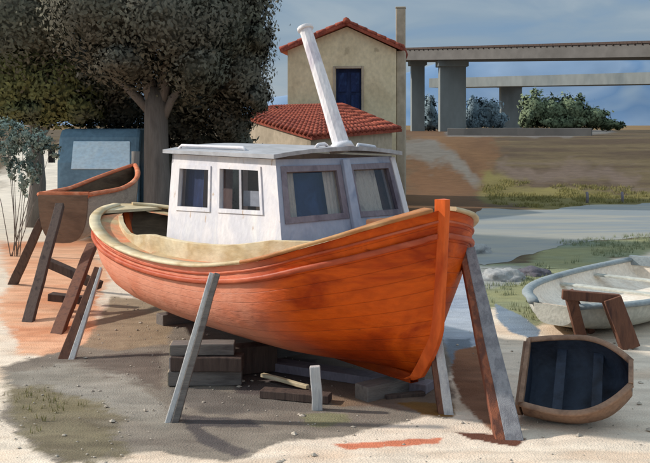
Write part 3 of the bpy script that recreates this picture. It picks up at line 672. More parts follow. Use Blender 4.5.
# strips that follow the hull
def strip(q, out, hh, zoff=0.0, s0=.03, s1=8.86, inn=.02, sides=(-1, 1)):
    g = MB()
    for sgn in sides:
        rows = []; n = 70
        for i in range(n + 1):
            t = i / n; s_ = s0 + (s1 - s0) * (t ** 1.5 if t < .5 else 1 - (1 - t) ** 1.5 + 0) if False else s0 + (s1 - s0) * (t ** 1.6)
            x, y, z = section(s_, q); x2, y2, z2 = section(min(s1, s_ + .01), q); x1, y1, z1 = section(max(0, s_ - .01), q)
            tx_, ty_ = x2 - x1, y2 - y1; l = math.hypot(tx_, ty_) or 1
            nx_, ny_ = -ty_ / l, tx_ / l
            if ny_ < 0: nx_, ny_ = -nx_, -ny_
            if s_ < .03: nx_, ny_ = 0.3, .95
            z += zoff
            def pt(o_, dz): return (x + nx_ * o_, sgn * max(0.0, y + ny_ * o_), z + dz)
            rows.append([pt(-inn, hh / 2), pt(out * .8, hh / 2), pt(out, hh * .2), pt(out, -hh * .2), pt(out * .8, -hh / 2), pt(-inn, -hh / 2)])
        g.grid(rows, True, True); 
        for r in (rows[0], rows[-1]): g.add(r, [tuple(range(6))])
    return g
M['rail_shaded'] = stroke('rail_shaded_tan', [(186, 138, 92), (202, 156, 108), (168, 112, 68), (196, 120, 70)], 1.0, 1.4, (.6, .6, 1), .6, .3, 24)  # shade on the near forward rail, mixed into a tan copy of rail paint
strip(1.0, .07, .05, .03, inn=.13, sides=(1,)).build('gunwale', M['rail'], boat)
strip(1.0, .07, .05, .03, s0=1.9, inn=.13, sides=(-1,)).build('gunwale', M['rail'], boat)
strip(1.0, .069, .049, .03, s0=.03, s1=1.9, inn=.13, sides=(-1,)).build('gunwale', M['rail_shaded'], boat)
strip(.85, .05, .07, 0, .0).build('rubbing_strake', M['strake'], boat)
strip(.935, .02, .03, 0, .0).build('rubbing_strake', M['strake'], boat)
# inner bulwark + decks
def inner_ring(s_, dz, inset=.12):
    B_, Z_ = sheer(s_); return max(.0, B_ - inset), Z_ + dz
CK = 4.95    # cockpit starts behind the wheelhouse
g = MB()
for sgn in (-1, 1):
    rows = []
    for s_ in [x for x in SS if .2 < x < 8.9]:
        row = []
        for q in (1, .9, .8, .7, .58, .46):
            x, y, z = section(s_, q); row.append((max(min(x, -.16), -LB + .22), sgn * max(0, y - .09 - .1 * (1 - q)), z))
        rows.append(row)
    g.grid(rows)
g.build('bulwark', M['inner'], boat)
g = MB(); rows = []
for s_ in [.12, .25, .45, .6, .8, 1.05, 1.3, 1.65, 2, 2.5, 3, 3.6, 4.3, CK]:
    y, z = inner_ring(s_, -.07, .1); rows.append([(-s_, y * k, z + .32 * min(1, s_ / 1.5) * (1 - k * k)) for k in (-1, -.6, -.2, .2, .6, 1)])
g.grid(rows); g.build('deck', M['deck'], boat)
g = MB(); rows = []
for s_ in [CK, 5.6, 6.4, 7, 7.5, 8, 8.4, 8.7]:
    y, z = inner_ring(s_, -.5, .22); rows.append([(-s_, y * k, z) for k in (-1, -.5, 0, .5, 1)])
g.grid(rows); y, z = inner_ring(CK, -.07, .1); g.add([(-CK, -y + .1, z), (-CK, y - .1, z), (-CK, y - .16, z - .55), (-CK, -y + .16, z - .55)], [(0, 1, 2, 3)])
g.build('cockpit_floor', M['inner'], boat)
# inner coaming board along the near side deck
g = MB()
for sgn in (-1, 1):
    rows = []
    for i in range(16):
        s_ = 1.0 + i * (6.9) / 15; B_, Z_ = sheer(s_); y = B_ - .40 - .1 * sstep(5, 7.9, s_); 
        y = max(.1, y); ch_ = .05 + .22 * float(sstep(1.0, 1.8, s_) * (1 - sstep(4.9, 6.6, s_))); rows.append([(-s_, sgn * y, Z_ - .08), (-s_, sgn * y, Z_ + ch_), (-s_, sgn * (y - .09), Z_ + ch_), (-s_, sgn * (y - .09), Z_ - .08)])
    g.grid(rows, False, True)
    for r in (rows[0], rows[-1]): g.add(r, [(0, 1, 2, 3)])
g.build('coaming', M['rail'], boat, .008)
# side deck aft
g = MB()
for sgn in (-1, 1):
    rows = []
    for s_ in [CK - .01, 5.6, 6.4, 7, 7.5, 8, 8.4]:
        B_, Z_ = sheer(s_); y = max(.1, B_ - .1); rows.append([(-s_, sgn * y, Z_ - .05), (-s_, sgn * max(.05, B_ - .52), Z_ - .03)])
    g.grid(rows, False)
g.build('side_deck', M['deck'], boat)

# breasthooks closing the rail at both ends
for sgn, ss in ((1, (8.45, 8.6, 8.75, 8.88, 8.97)),):
    g = MB(); rows = []
    for s_ in ss:
        b_, z_ = sheer(min(s_, 8.9)); b_ = b_ + .05 if s_ < 8.95 else .04
        x = section(min(s_, 8.9), 1)[0] - (.07 if s_ > 8.9 else 0)
        rows.append([(x, k * b_, z_ + .024) for k in (-1, -.5, 0, .5, 1)] + [(x, k * b_, z_ - .03) for k in (1, .5, 0, -.5, -1)])
    g.grid(rows, False, True)
    for r in (rows[0], rows[-1]): g.add(r, [tuple(range(10))])
    g.build('breasthook', M['rail'], boat, .01)
# ---- wheelhouse
CZ0 = 1.52
cs0, cs1 = 1.74, 4.93            # front, back distance from stem
wy0, wy1 = 1.16, 1.04            # half width at base, at top
zt_ = 3.04
rake = .34; vee = .16
def lerp3(a, b, t): return a + (b - a) * t
cabin = None
def wall_panel(mb, c00, c10, c11, c01, holes, th, us=None):
    """quad wall (c00 lower start, c10 lower end, c11 upper end, c01 upper start) with window openings (u0,u1,v0,v1)"""
    c00, c10, c11, c01 = map(Vector, (c00, c10, c11, c01))
    n = (c10 - c00).cross(c01 - c00).normalized() * th
    def pt(u, v): return c00.lerp(c10, u).lerp(c01.lerp(c11, u), v)
    U = sorted({0, 1, *[h[0] for h in holes], *[h[1] for h in holes]}); V = sorted({0, 1, *[h[2] for h in holes], *[h[3] for h in holes]})
    for i in range(len(U) - 1):
        for j in range(len(V) - 1):
            um, vm = (U[i] + U[i + 1]) / 2, (V[j] + V[j + 1]) / 2
            if any(h[0] < um < h[1] and h[2] < vm < h[3] for h in holes): continue
            q = [pt(U[i], V[j]), pt(U[i + 1], V[j]), pt(U[i + 1], V[j + 1]), pt(U[i], V[j + 1])]
            mb.add(q + [p - n for p in q], [(0, 1, 2, 3), (7, 6, 5, 4)])
            ed = []
            def solid(a, b):
                return not (0 < a < 1 and 0 < b < 1) or any(h[0] < a < h[1] and h[2] < b < h[3] for h in holes)
            e = 1e-4
            if solid(U[i] - e, vm): ed.append((0, 3))
            if solid(U[i + 1] + e, vm): ed.append((1, 2))
            if solid(um, V[j] - e): ed.append((0, 1))
            if solid(um, V[j + 1] + e): ed.append((3, 2))
            bs = len(mb.v) - 8
            for a_, b_ in ed: mb.f.append((bs + a_, bs + b_, bs + b_ + 4, bs + a_ + 4)); mb.sm.append(False)
    return pt, n
def win_frame(pt, n, h, w, proud, mat, name, parent, inset=0.0):
    g = MB(); u0, u1, v0, v1 = h
    lu = (pt(1, .5) - pt(0, .5)).length; lv = (pt(.5, 1) - pt(.5, 0)).length; du, dv = w / lu, w / lv
    nn = n.normalized()
    outer = [(u0 - du * .4, v0 - dv * .4), (u1 + du * .4, v0 - dv * .4), (u1 + du * .4, v1 + dv * .4), (u0 - du * .4, v1 + dv * .4)]
    inner = [(u0 + du * .6, v0 + dv * .6), (u1 - du * .6, v0 + dv * .6), (u1 - du * .6, v1 - dv * .6), (u0 + du * .6, v1 - dv * .6)]
    A = [pt(*o) + nn * proud for o in outer]; B_ = [pt(*o) + nn * proud for o in inner]; Cc = [pt(*o) - nn * .05 for o in inner]; D = [pt(*o) + nn * .001 for o in outer]
    g.add(A + B_ + Cc + D, [(i, (i + 1) % 4, 4 + (i + 1) % 4, 4 + i) for i in range(4)] + [(4 + i, 4 + (i + 1) % 4, 8 + (i + 1) % 4, 8 + i) for i in range(4)] + [(12 + i, 12 + (i + 1) % 4, (i + 1) % 4, i) for i in range(4)])
    return g.build(name, mat, parent)
def win_pane(pt, n, h, parent):
    g = MB(); nn = n.normalized(); u0, u1, v0, v1 = h
    g.add([pt(u0, v0) - nn * .035, pt(u1, v0) - nn * .035, pt(u1, v1) - nn * .035, pt(u0, v1) - nn * .035], [(0, 1, 2, 3)])
    return g.build('window_pane', M['glass'], parent, fix=False)
def board(pt, n, h, depth, mat, name, parent, wav=0):
    g = MB(); nn = n.normalized(); u0, u1, v0, v1 = h; k = 12; rows = []
    for v in (v0, (v0 + v1) / 2, v1):
        rows.append([pt(u0 + (u1 - u0) * i / k, v) - nn * (depth + wav * math.sin(i * 1.9)) for i in range(k + 1)])
    g.grid(rows); return g.build(name, mat, parent, fix=False)
# near side (y negative): from back to front as seen
nb0, nf0 = (-cs1, -wy0, CZ0), (-cs0, -wy0, CZ0 + .25); nb1, nf1 = (-cs1 + .0, -wy1, zt_), (-cs0 - rake, -wy1, zt_)
fb0, ff0 = (-cs1, wy0, CZ0), (-cs0, wy0, CZ0 + .25); fb1, ff1 = (-cs1, wy1, zt_), (-cs0 - rake, wy1, zt_)
cf0, cf1 = (-cs0 + vee, 0, CZ0 + .3), (-cs0 - rake + vee, 0, zt_)
g = MB()
sideholes = [(.09, .415, .44, .88), (.50, .87, .44, .90)]
ptN, nN = wall_panel(g, nb0, nf0, nf1, nb1, sideholes, .05)
ptF, nF = wall_panel(g, ff0, fb0, fb1, ff1, [(.12, .48, .44, .88), (.56, .9, .44, .88)], .05)
backh = [(.38, .66, .05, .9)]
ptB, nB = wall_panel(g, fb0, nb0, nb1, fb1, backh, .05)
cabin = g.build('cabin', M['white'], boat)
g = MB()
fh = [(.09, .90, .36, .90)]
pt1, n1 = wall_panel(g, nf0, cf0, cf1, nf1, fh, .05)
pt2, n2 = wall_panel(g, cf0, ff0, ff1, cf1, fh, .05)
g.build('cabin_front', M['white_shaded'], cabin)
for h in sideholes: win_frame(ptN, nN, h, .06, .02, M['white'], 'window_frame', cabin); win_pane(ptN, nN, h, cabin)
for h in [(.12, .48, .44, .88), (.56, .9, .44, .88)]: win_frame(ptF, nF, h, .06, .02, M['white'], 'window_frame', cabin); win_pane(ptF, nF, h, cabin)
win_frame(ptB, nB, backh[0], .07, .02, M['white'], 'door_frame', cabin)
for pt_, n_ in ((pt1, n1), (pt2, n2)):
    win_frame(pt_, n_, fh[0], .08, .018, M['mauve'], 'windscreen_frame', cabin); win_pane(pt_, n_, fh[0], cabin)
# centre pillar of the windscreen and corner posts
g = MB(); g.beam(Vector(cf0) + Vector((.03, 0, .02)), Vector(cf1) + Vector((.03, 0, -.02)), .15, .13, .07, up=(1, 0, 0)); g.build('windscreen_pillar', M['white_shaded'], cabin, .01)
g = MB(); g.beam(Vector(ff0) + Vector((0, -.01, .02)), Vector(ff1) + Vector((0, -.01, -.02)), .10, .09, .09, up=(1, 0, 0)); g.build('corner_post', M['white'], cabin, .01)
# what one sees behind the glass
board(pt1, n1, (.13, .27, .36, .92), .10, M['curtain'], 'curtain', cabin, .012)
board(pt1, n1, (.70, .88, .36, .92), .10, M['curtain'], 'curtain', cabin, .012)
board(pt1, n1, (.24, .75, .20, .95), .20, M['navy'], 'backboard', cabin)
board(pt2, n2, (.24, .66, .36, .92), .10, M['curtain'], 'curtain', cabin, .012)
board(pt2, n2, (.05, .30, .20, .95), .18, M['navy'], 'backboard', cabin)
board(pt2, n2, (.60, .96, .20, .95), .22, M['cabin_in'], 'backboard', cabin)
board(ptN, nN, (.07, .26, .40, .90), .16, M['navy'], 'curtain', cabin, .01)
board(ptN, nN, (.22, .46, .40, .92), .30, M['cabin_in'], 'backboard', cabin)
board(ptN, nN, (.47, .92, .40, .92), .55, M['inner'], 'backboard', cabin)
board(ptN, nN, (.56, .80, .50, .66), .30, M['roof'], 'seat_cushion', cabin)
# floor and lining
g = MB(); g.box((-(cs0 + cs1) / 2 - .1, 0, CZ0 + .02), (cs1 - cs0 - .2, 2 * wy0 - .12, .04)); g.build('cabin_floor', M['cabin_in'], cabin)
# roof: cambered slab with overhang
g = MB(); rows = []; rows2 = []
for x, ovv in ((-cs1 - .12, 0), (-3.9, 0), (-3.0, 0), (-cs0 - rake - .02, 0), (-cs0 - rake + .12, 1)):
    r1 = []; r2 = []
    for k in [-1, -.8, -.5, -.2, 0, .2, .5, .8, 1]:
        yy = k * (wy1 + .11); xx = x + (vee * (1 - abs(k)) if ovv or x > -2.2 else 0); zz = zt_ + .015 + .09 * (1 - k * k)
        r1.append((xx, yy, zz + .055)); r2.append((xx, yy, zz))
    rows.append(r1); rows2.append(r2)
g.grid(rows); g.grid(rows2)
def edge(a, b): 
    g.grid([a, b], False)
edge(rows[0], rows2[0]); edge(rows[-1], rows2[-1]); edge([r[0] for r in rows], [r[0] for r in rows2]); edge([r[-1] for r in rows], [r[-1] for r in rows2])
roof = g.build('cabin_roof', M['roof'], boat, .008)
def roofz(k): return zt_ + .015 + .09 * (1 - k * k) + .055
def rail_piece(pts_, posts):
    g = MB(); g.tube(pts_, .024, 8); o = g.build('handrail', M['white'], roof)
    return o
rail_piece([(-cs1 + .1, -.98, roofz(.9)), (-cs1 + .2, -.98, roofz(.9) + .05), (-3.0, -.96, roofz(.9) + .05), (-2.9, -.96, roofz(.9))], 3)
rail_piece([(-2.1, .4, roofz(.4)), (-2.2, .5, roofz(.5) + .04), (-2.3, .9, roofz(.9) + .05), (-2.35, .98, roofz(.95))], 2)
rail_piece([(-2.0, -.42, roofz(.4) + .01), (-2.03, -.36, roofz(.35) + .04), (-2.09, -.2, roofz(.2) + .04), (-2.1, -.15, roofz(.15) + .01)], 2)
# mast
g = MB(); m0 = Vector((-1.98, .03, roofz(0) - .03)); 
# head so that it leans aft
m1 = m0 + Vector((-.78, -.06, 1.72))
g.tube([m0, m0.lerp(m1, .3), m0.lerp(m1, .7), m1], [.125, .112, .1, .095], 12, False)
mast = g.build('mast', M['mast'], boat, .012)
g = MB(); g.tube([m0 + Vector((0, 0, -.02)), m0 + Vector((-.03, 0, .07))], [.19, .15], 12); g.build('mast_collar', M['white'], mast)
g = MB(); d = (m1 - m0).normalized(); g.tube([m1 - d * .005, m1 + d * .05], [.125, .12], 12); g.build('mast_cap', M['white'], mast, .01)
# foredeck fittings: samson post and hatch
g = MB(); g.box((-.95, 0, 2.2), (.42, .5, .14)); g.build('hatch', M['deck'], boat, .02)

# ------------------------------------------------------------------ props (shores)
def prop(label, foot, top, w0, w1, mats, t=None, split=None, cat='prop', name='prop_timber', group='timber props holding up the boats'):
    foot, top = Vector(foot), Vector(top); r = empty(name, foot, 0, label, cat, group)
    a, b = Vector((0, 0, -.06)), top - foot
    if split is None:
        g = MB(); g.beam(a, b, w0, w1, t, up=(0, 1, 0), seg=6, jit=.006); g.build('post', M[mats[0]], r, .012)
    else:
        side = Vector((1, 0, 0))
        g = MB(); g.beam(a - side * w0 * split[0] , b - side * w1 * split[0], w0 * split[1], w1 * split[1], t, up=(0, 1, 0), seg=6, jit=.004); g.build('board', M[mats[0]], r, .01)
        g = MB(); g.beam(a + side * w0 * split[2] + Vector((0, -.02, 0)), b + side * w1 * split[2] + Vector((0, -.02, 0)), w0 * split[3], w1 * split[3], t, up=(0, 1, 0), seg=6, jit=.004); g.build('board', M[mats[1]], r, .01)
    return r
def GF(px, py): x, y = ground_pt(px, py); return Vector((x, y, 0))
prop('pale grey squared prop leaning on the middle of the orange hull', GF(171, 421), P(215, 273, 11.05), .17, .14, ['pale_wood', 'timber'], .12, (.26, .42, .22, .5))
prop('thin prop at the stern of the orange boat, pale board against a dark one', GF(66, 359), P(99, 268, 14.3), .26, .13, ['brown_wood', 'pale_wood'], .1, (.22, .6, .3, .34))
prop('thickest prop, a reddish brown board beside a grey one, right of the bow', GF(508, 438), P(466, 250, 11.75), .34, .22, ['rust_wood', 'grey_wood'], .14, (.26, .34, .2, .6))
prop('pale prop with a dark edge standing just behind the orange stem', GF(446, 414), P(429, 305, 11.55), .2, .18, ['brown_wood', 'pale_wood'], .12, (.24, .38, .2, .58))
# short post beside the cribbing
prop('short pale upright post on the ground under the orange hull', GF(318, 409), P(315, 366, 11.12), .13, .13, ['pale_wood'], .1, cat='post', name='short_post', group=None)

# ------------------------------------------------------------------ cribbing under the bilge
def timber(c, L_, w, h, rz, mat, label, group='stacked timbers under the orange hull'):
    r = empty('timber_block', (c[0], c[1], c[2]), rz, label, 'timber', group)
    g = MB(); g.beam((-L_ / 2, 0, h / 2), (L_ / 2, 0, h / 2), w, w, h, seg=3, jit=.006); g.build('baulk', M[mat], r, .014)
    g = MB(); g.box((-L_ / 2 - .004, 0, h / 2), (.012, w * .93, h * .9)); g.build('sawn_end', M['timber_end'] if mat != 'dark_wood' else M['grey_wood'], r)
    return r
cx, cy = ground_pt(203, 386)
timber((cx + .02, cy + .14, 0), .98, .3, .2, R(3), 'timber', 'bottom timber with pale sawn end in the stack under the orange hull')
timber((cx + .05, cy + .10, .205), .96, .32, .19, R(-2), 'dark_wood', 'dark middle timber of the stack under the orange hull')
timber((cx - .02, cy + .16, .40), .86, .28, .15, R(2), 'timber', 'topmost short timber of the stack, right against the orange hull')
timber((cx + .3, cy + .62, 0), 1.3, .3, .38, R(20), 'dark_wood', 'dark thick timber lying behind the stack under the orange hull')
def plank(a, b, w, th, mat, label, z0=0.0, z1=0.0):
    a, b = Vector((*ground_pt(*a), z0)), Vector((*ground_pt(*b), z1)); r = empty('plank', a, 0, label, 'plank')
    g = MB(); g.beam((0, 0, th / 2), b - a + Vector((0, 0, th / 2)), w, w, th, seg=5, jit=.004); g.build('board', M[mat], r, .008); return r
plank((232, 362), (430, 392), .30, .12, 'mauve', 'long grey-mauve plank on the ground under the orange keel')
plank((262, 381), (308, 391), .07, .05, 'rail', 'short cream batten on the ground left of the pale upright post', .06, .03)
plank((385, 399), (424, 395), .10, .05, 'dark_wood', 'short dark board on the mud below the bow foot')
plank((262, 396), (330, 402), .2, .1, 'dark_wood', 'dark sleeper on the ground behind the short upright post')
for (s_, hh) in ((6.4, .2), (3.4, .2), (.95, .2)):
    p = bw(-s_, 0); r = empty('keel_block', p, -TH + R(90), {6.4: 'keel block under the aft part of the orange boat', 3.4: 'keel block amidships under the orange boat', .95: 'keel block under the bow foot of the orange boat'}[s_], 'timber')
    g = MB(); g.beam((-.5, 0, .09), (.5, 0, .09), .26, .26, .2, seg=3, jit=.006); g.build('baulk', M['timber'], r, .014)

# ------------------------------------------------------------------ small boats: lofted open hulls
def open_boat(name, label, loc, rz, L_, beam, depth, matout, matin, matrail, tilt=(0, 0), transom_w=.7, bow_w=.04, rail_w=.09, sheer_up=.25, cat='boat', z0=0.0, rounded=False, railth=.06, group=None):
    r = empty(name, loc, rz, label, cat, group); r.rotation_euler = (tilt[0], tilt[1], rz)
    n = 18; outer = []; inner = []
    def half(t):           # t 0 stern .. 1 bow
        if rounded: return beam / 2 * max(bow_w, (1 - max(0, (t - .45) / .55) ** 2.6)) ** .6 * (transom_w + (1 - transom_w) * math.sin(min(1, t * 2.2) * math.pi / 2))
        return beam / 2 * (transom_w + (1 - transom_w) * math.sin(min(1, t / .45) * math.pi / 2)) * (1 - max(0, (t - .45) / .55) ** 2.2 * (1 - bow_w))
    def zs(t): return depth + sheer_up * max(0, t - .35) ** 1.6 + .06 * max(0, .3 - t)
    def zk(t): return .0 + (depth * .45) * max(0, (t - .72) / .28) ** 2 
    for i in range(n + 1):
        t = i / n; b_ = half(t); x = t * L_
        def sec(off, kz):
            row = []
            for k in range(-8, 9):
                q = abs(k) / 8; a_ = q * math.pi / 2
                y = (b_ - off) * math.sin(a_) ** .75; z = zk(t) + kz + (zs(t) - zk(t) - kz) * (1 - math.cos(a_) ** 1.0) ** 1.25
                row.append((x * (1 if off == 0 else .985) + (.02 if off else 0), math.copysign(max(y, 0), k) if k else 0, z))
            return row
        outer.append(sec(0, 0)); inner.append(sec(.035, .05))
    g = MB(); g.grid(outer); g.add(outer[0], [tuple(range(17))]); g.add(outer[-1], [tuple(range(17))]); g.build('hull', M[matout], r)
    g = MB(); g.grid(inner); g.add(inner[0], [tuple(range(17))]); g.add(inner[-1], [tuple(range(17))]); g.build('interior', M[matin], r)
    g = MB()
    for sg in (0, -1):
        g.tube([Vector(o_[sg]) + Vector((0, 0, .01)) for o_ in outer], rail_w / 2, 8, True, True, railth / rail_w)
    a_, b_ = outer[0][0], outer[0][-1]; g.beam(Vector(a_), Vector(b_), railth, railth, rail_w)
    if bow_w > .15: g.beam(Vector(outer[-1][0]), Vector(outer[-1][-1]), railth, railth, rail_w)
    g.build('gunwale', M[matrail], r)
    return r, half, zs
# old brown boat behind the stern
ob, hf, zs_ = open_boat('rowing_boat', 'old brown rowing boat on props behind the stern of the orange boat', (-5.45, 18.8, 1.04), R(86), 5.2, 1.22, .98, 'oldside', 'inner', 'oldrail', transom_w=.86, sheer_up=.8, rail_w=.13, railth=.1)
g = MB(); pts_ = [(-.03, math.sin(a_) ** .75 * .525 * sg, (.98 + .018) * (1 - math.cos(a_)) ** 1.25) for sg, rng_ in ((1, range(8, 0, -1)), (-1, range(0, 9))) for a_ in [k / 8 * math.pi / 2 for k in rng_]]
g.prism(pts_, (-.05, 0, 0)); g.build('transom', M['oldboat'], ob)
g = MB(); g.tube([(5.2, 0, .4), (5.3, 0, 1.1), (5.34, 0, 1.75)], [.07, .1, .11], 8); g.build('stem_post', M['bark'], ob)
for k, (tt, z_) in enumerate([(.25, .8), (.55, .86)]):
    g = MB(); g.box((tt * 5.2, 0, z_), (.25, hf(tt) * 1.8, .04)); g.build('thwart', M['brown_wood'], ob)
def P2(px, py, Y): return P(px, py, Y)
gp = 'dark timbers propping the old brown boat'
prop('dark prop at far left of the old brown boat, short and steep', GF(12, 284), P(42, 220, 18.9), .2, .16, ['dark_wood'], .12, group=gp)
prop('long dark prop leaning on the transom of the old brown boat', GF(27, 322), P(60, 205, 18.2), .2, .17, ['dark_wood'], .12, group=gp)
prop('dark prop right of centre under the transom of the old brown boat', GF(56, 334), P(92, 245, 18.0), .22, .2, ['brown_wood'], .12, group=gp)
g = MB(); g.beam(P(46, 262, 17.7), P(100, 286, 17.4), .2, .2, .16, seg=4, jit=.01)
tag(g.build('brace_timber', M['dark_wood'], None, .012), 'dark crossbar sloping between the props of the old brown boat', 'timber')
g = MB(); g.beam(P(50, 296, 17.0), P(84, 300, 16.9), .22, .2, .14, seg=4, jit=.012)
tag(g.build('brace_timber', M['dark_wood'], None, .012), 'short lower crossbar between the props of the old brown boat', 'timber')

# dinghy lower right
dl, dhf, dz_ = open_boat('dinghy', 'small navy dinghy with brown gunwales heeled over on pale ground at lower right', (2.52, 11.1, .17), R(-21), 1.22, 1.18, .40, 'dinghy_wood', 'dinghy_in', 'dinghy_wood', transom_w=.86, bow_w=.3, rail_w=.085, railth=.05, sheer_up=.12, cat='boat', tilt=(R(33), R(-3)))
g = MB(); g.prism([(-.03, math.sin(a_) ** .75 * .507 * sg, .40 * (1 - math.cos(a_)) ** 1.25 + .005) for sg, rng_ in ((1, range(8, 0, -1)), (-1, range(0, 9))) for a_ in [k / 8 * math.pi / 2 for k in rng_]], (-.04, 0, 0)); g.build('transom', M['dinghy_wood'], dl)
for tt in (.32, .68):
    g = MB(); g.box((tt * 1.22, 0, .26), (.12, dhf(tt) * 1.8, .03)); g.build('thwart', M['dinghy_in'], dl, .006)
# pale boat, right edge
pb, phf, pz_ = open_boat('rowing_boat', 'pale grey open boat with rounded bow and cream interior at the right edge', (7.5, 19.3, 0), R(230.5), 5.9, 2.6, .5, 'pale_boat', 'cream_in', 'grey_gunwale', transom_w=.75, bow_w=.12, rail_w=.2, railth=.1, sheer_up=.1, rounded=True)
for tt in (.25, .5):
    g = MB(); g.box((tt * 5.9, 0, .36), (.2, phf(tt) * 1.85, .04)); g.build('thwart', M['pale_boat'], pb, .006)
# brown trestle in front of it
tr0 = GF(584, 340)
ts = empty('trestle', tr0, 0, 'brown wooden trestle frame in front of the pale boat', 'trestle')
def tb(a, b, w, name): g = MB(); g.beam(a, b, w, w, w * .8, up=(0, 1, 0), seg=3, jit=.004); g.build(name, M['brown_wood'], ts, .01)
q = lambda px, py, Y: P(px, py, Y) - tr0
tb(q(569, 292, 14.3), q(582, 340, 14.6), .17, 'leg'); tb(q(611, 298, 14.2), q(630, 348, 14.1), .28, 'leg'); tb(q(562, 294, 14.3), q(620, 299, 14.2), .15, 'top_beam')
tb(q(571, 292, 14.5), q(592, 332, 15.1), .1, 'leg'); tb(q(609, 298, 14.4), q(630, 336, 14.85), .12, 'leg')

# ------------------------------------------------------------------ blue truck under the trees
tk = empty('truck', (-6.95, 27.6, 0), R(0), 'blue truck with a wide pale windscreen parked under the trees at left', 'truck')
def cabp(y0, y1, z0, z1, x, inset=0.0): return None
g = MB(); w = 1.26
pr = [(-.0, .55), (-.12, 1.0), (-.1, 2.35), (.12, 3.12), (.35, 3.38), (5.4, 3.38), (5.4, .55)]
g.prism([(-w, y, z) for y, z in pr], (2 * w, 0, 0)); g.build('body', M['bluebody'], tk, .12)
g = MB(); g.add([(-.80, -.13, 2.15), (1.0, -.13, 2.15), (.96, .075, 3.0), (-.78, .075, 3.0)], [(0, 1, 2, 3)]); 
o = g.build('windscreen', M['paleglass'], tk, fix=False); sm = o.modifiers.new('s', 'SOLIDIFY'); sm.thickness = .03; sm.offset = 1; bvm = o.modifiers.new('b', 'BEVEL'); bvm.width = .012
for sx in (-1, 1):
    for y_ in (1.0, 4.3):
        g = MB(); g.tube([(sx * 1.15, y_, .45), (sx * 1.4, y_, .45)], .45, 20); wh = g.build('wheel', M['black'], tk, .03)
    g = MB(); g.tube([(sx * .95, -.16, 1.15), (sx * .95, -.1, 1.15)], .13, 16); g.build('headlight', M['pale_wood'], tk)
g = MB(); g.tube([(-w, .2, 2.9), (-w - .2, .1, 2.85), (-w - .2, .1, 2.75)], .02, 6); g.box((-w - .2, .1, 2.55), (.2, .06, .42)); g.build('mirror', M['black'], tk)
g = MB(); g.box((0, -.2, .72), (2.6, .16, .25)); g.build('bumper', M['black'], tk, .03)

# ------------------------------------------------------------------ rocks and mooring posts at the inlet
def rock(c, r, mat, label, seed):
    bm = bmesh.new(); bmesh.ops.create_icosphere(bm, subdivisions=4, radius=1); vs = []
    for v in bm.verts:
        nn = 1 + .3 * mnoise.noise(v.co * 1.5 + Vector((seed, 0, 0))) + .12 * mnoise.noise(v.co * 4 + Vector((seed, 3, 0)))
        vs.append((v.co.x * r[0] * nn, v.co.y * r[1] * nn, max(-.1, v.co.z * r[2] * nn)))
    g = MB(); g.add(vs, [tuple(v.index for v in f.verts) for f in bm.faces], True); bm.free()
    o = g.build('rock', M[mat]); o.location = c; return tag(o, label, 'rock')
x, y = ground_pt(533, 274); rock((x, y, 0), (.42, .35, .16), 'darkrock', 'small dark rock at the edge of the inlet', 1)
x, y = ground_pt(502, 279); rock((x, y, 0), (.55, .4, .24), 'rock', 'pale grey flat rock beside the inlet, right of the bow prop', 5)
x, y = ground_pt(470, 252); rock((x, y, 0), (.6, .5, .28), 'rock', 'blue-grey rock by the water just right of the orange bow', 9)
for px, lab in ((587, 'left one of two small posts on the far bank of the inlet'), (622, 'right one of two small posts on the far bank of the inlet')):
    x, y = ground_pt(px, 203); g = MB(); g.tube([(0, 0, -.1), (.02, 0, .25), (0, 0, .5)], [.07, .065, .06], 8); o = g.build('mooring_post', M['mauve']); o.location = (x, y, 0); tag(o, lab, 'post', 'mooring posts on the far bank')

# ------------------------------------------------------------------ world, sun
EL = R(31); SD = Vector((-.975, .22, 0)).normalized()
w = bpy.data.worlds.new('World'); sc.world = w; w.use_nodes = True; nt = w.node_tree; L = nt.links.new
bg = nt.nodes['Background']
sky = N(nt, 'ShaderNodeTexSky'); sky.sky_type = 'NISHITA'; sky.sun_disc = False; sky.sun_elevation = EL
sky.sun_rotation = math.atan2(SD.x, SD.y); sky.air_density = 1.3; sky.dust_density = 1.5; sky.ozone_density = 2.0
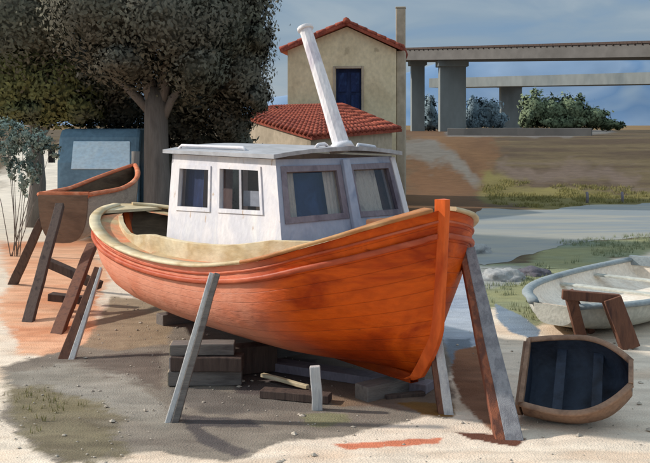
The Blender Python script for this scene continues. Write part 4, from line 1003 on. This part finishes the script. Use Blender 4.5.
# cloud veil: brushed grey blue patches over the clear sky
tc = N(nt, 'ShaderNodeTexCoord'); mp = N(nt, 'ShaderNodeMapping'); mp.inputs['Scale'].default_value = (1, 1, 3.2); mp.inputs['Rotation'].default_value = (0, R(14), 0); L(tc.outputs['Generated'], mp.inputs[0])
no = N(nt, 'ShaderNodeTexNoise'); no.inputs['Scale'].default_value = 5.0; no.inputs['Detail'].default_value = 7; no.inputs['Distortion'].default_value = .7; L(mp.outputs[0], no.inputs[0])
rp = N(nt, 'ShaderNodeValToRGB'); cr = rp.color_ramp; cr.elements[0].position = .32; cr.elements[1].position = .68
cr.elements[0].color = (*[v * 12.5 for v in lin((104, 134, 166))], 1); cr.elements[1].color = (*[v * 12.5 for v in lin((146, 160, 172))], 1)
e = cr.elements.new(.5); e.color = (*[v * 12.5 for v in lin((124, 144, 164))], 1)
L(no.outputs[0], rp.inputs[0])
mx = N(nt, 'ShaderNodeMix', data_type='RGBA'); mx.inputs[0].default_value = .85; L(sky.outputs[0], mx.inputs[6]); L(rp.outputs[0], mx.inputs[7])
sp = N(nt, 'ShaderNodeSeparateXYZ'); L(tc.outputs['Generated'], sp.inputs[0])
zg = N(nt, 'ShaderNodeMapRange'); zg.interpolation_type = 'SMOOTHSTEP'; zg.inputs[1].default_value = .12; zg.inputs[2].default_value = .55; zg.inputs[3].default_value = 1.0; zg.inputs[4].default_value = 2.1
L(sp.outputs[2], zg.inputs[0]); scl = N(nt, 'ShaderNodeVectorMath', operation='SCALE'); L(mx.outputs[2], scl.inputs[0]); L(zg.outputs[0], scl.inputs['Scale'])
wt = N(nt, 'ShaderNodeMix', data_type='RGBA'); wt.blend_type = 'MULTIPLY'; wt.inputs[7].default_value = (1.12, 1.0, .86, 1); L(zg.outputs[0], wt.inputs[0]); L(scl.outputs[0], wt.inputs[6])
wf = N(nt, 'ShaderNodeMapRange'); wf.inputs[1].default_value = .12; wf.inputs[2].default_value = .5; L(sp.outputs[2], wf.inputs[0]); L(wf.outputs[0], wt.inputs[0])
L(wt.outputs[2], bg.inputs[0]); bg.inputs[1].default_value = .1
sl = bpy.data.lights.new('sun', 'SUN'); sl.energy = 4.2; sl.angle = R(2.0); sl.color = (1, .94, .86)
so = bpy.data.objects.new('sun', sl); link(so); so.rotation_euler = (-(SD * math.cos(EL) + Vector((0, 0, math.sin(EL))))).to_track_quat('-Z', 'Y').to_euler()

cam = bpy.data.cameras.new('camera'); co = bpy.data.objects.new('camera', cam); link(co); sc.camera = co
co.location = (0, 0, H); co.rotation_euler = (R(90), 0, 0); cam.sensor_width = 36; cam.lens = 36 * F / 650
cam.shift_x = 0; cam.shift_y = -(231.5 - 125) / 650; cam.clip_end = 20000; cam.clip_start = .1
sc.view_settings.view_transform = 'Standard'; sc.view_settings.look = 'None'; sc.view_settings.exposure = 0; sc.view_settings.gamma = 1
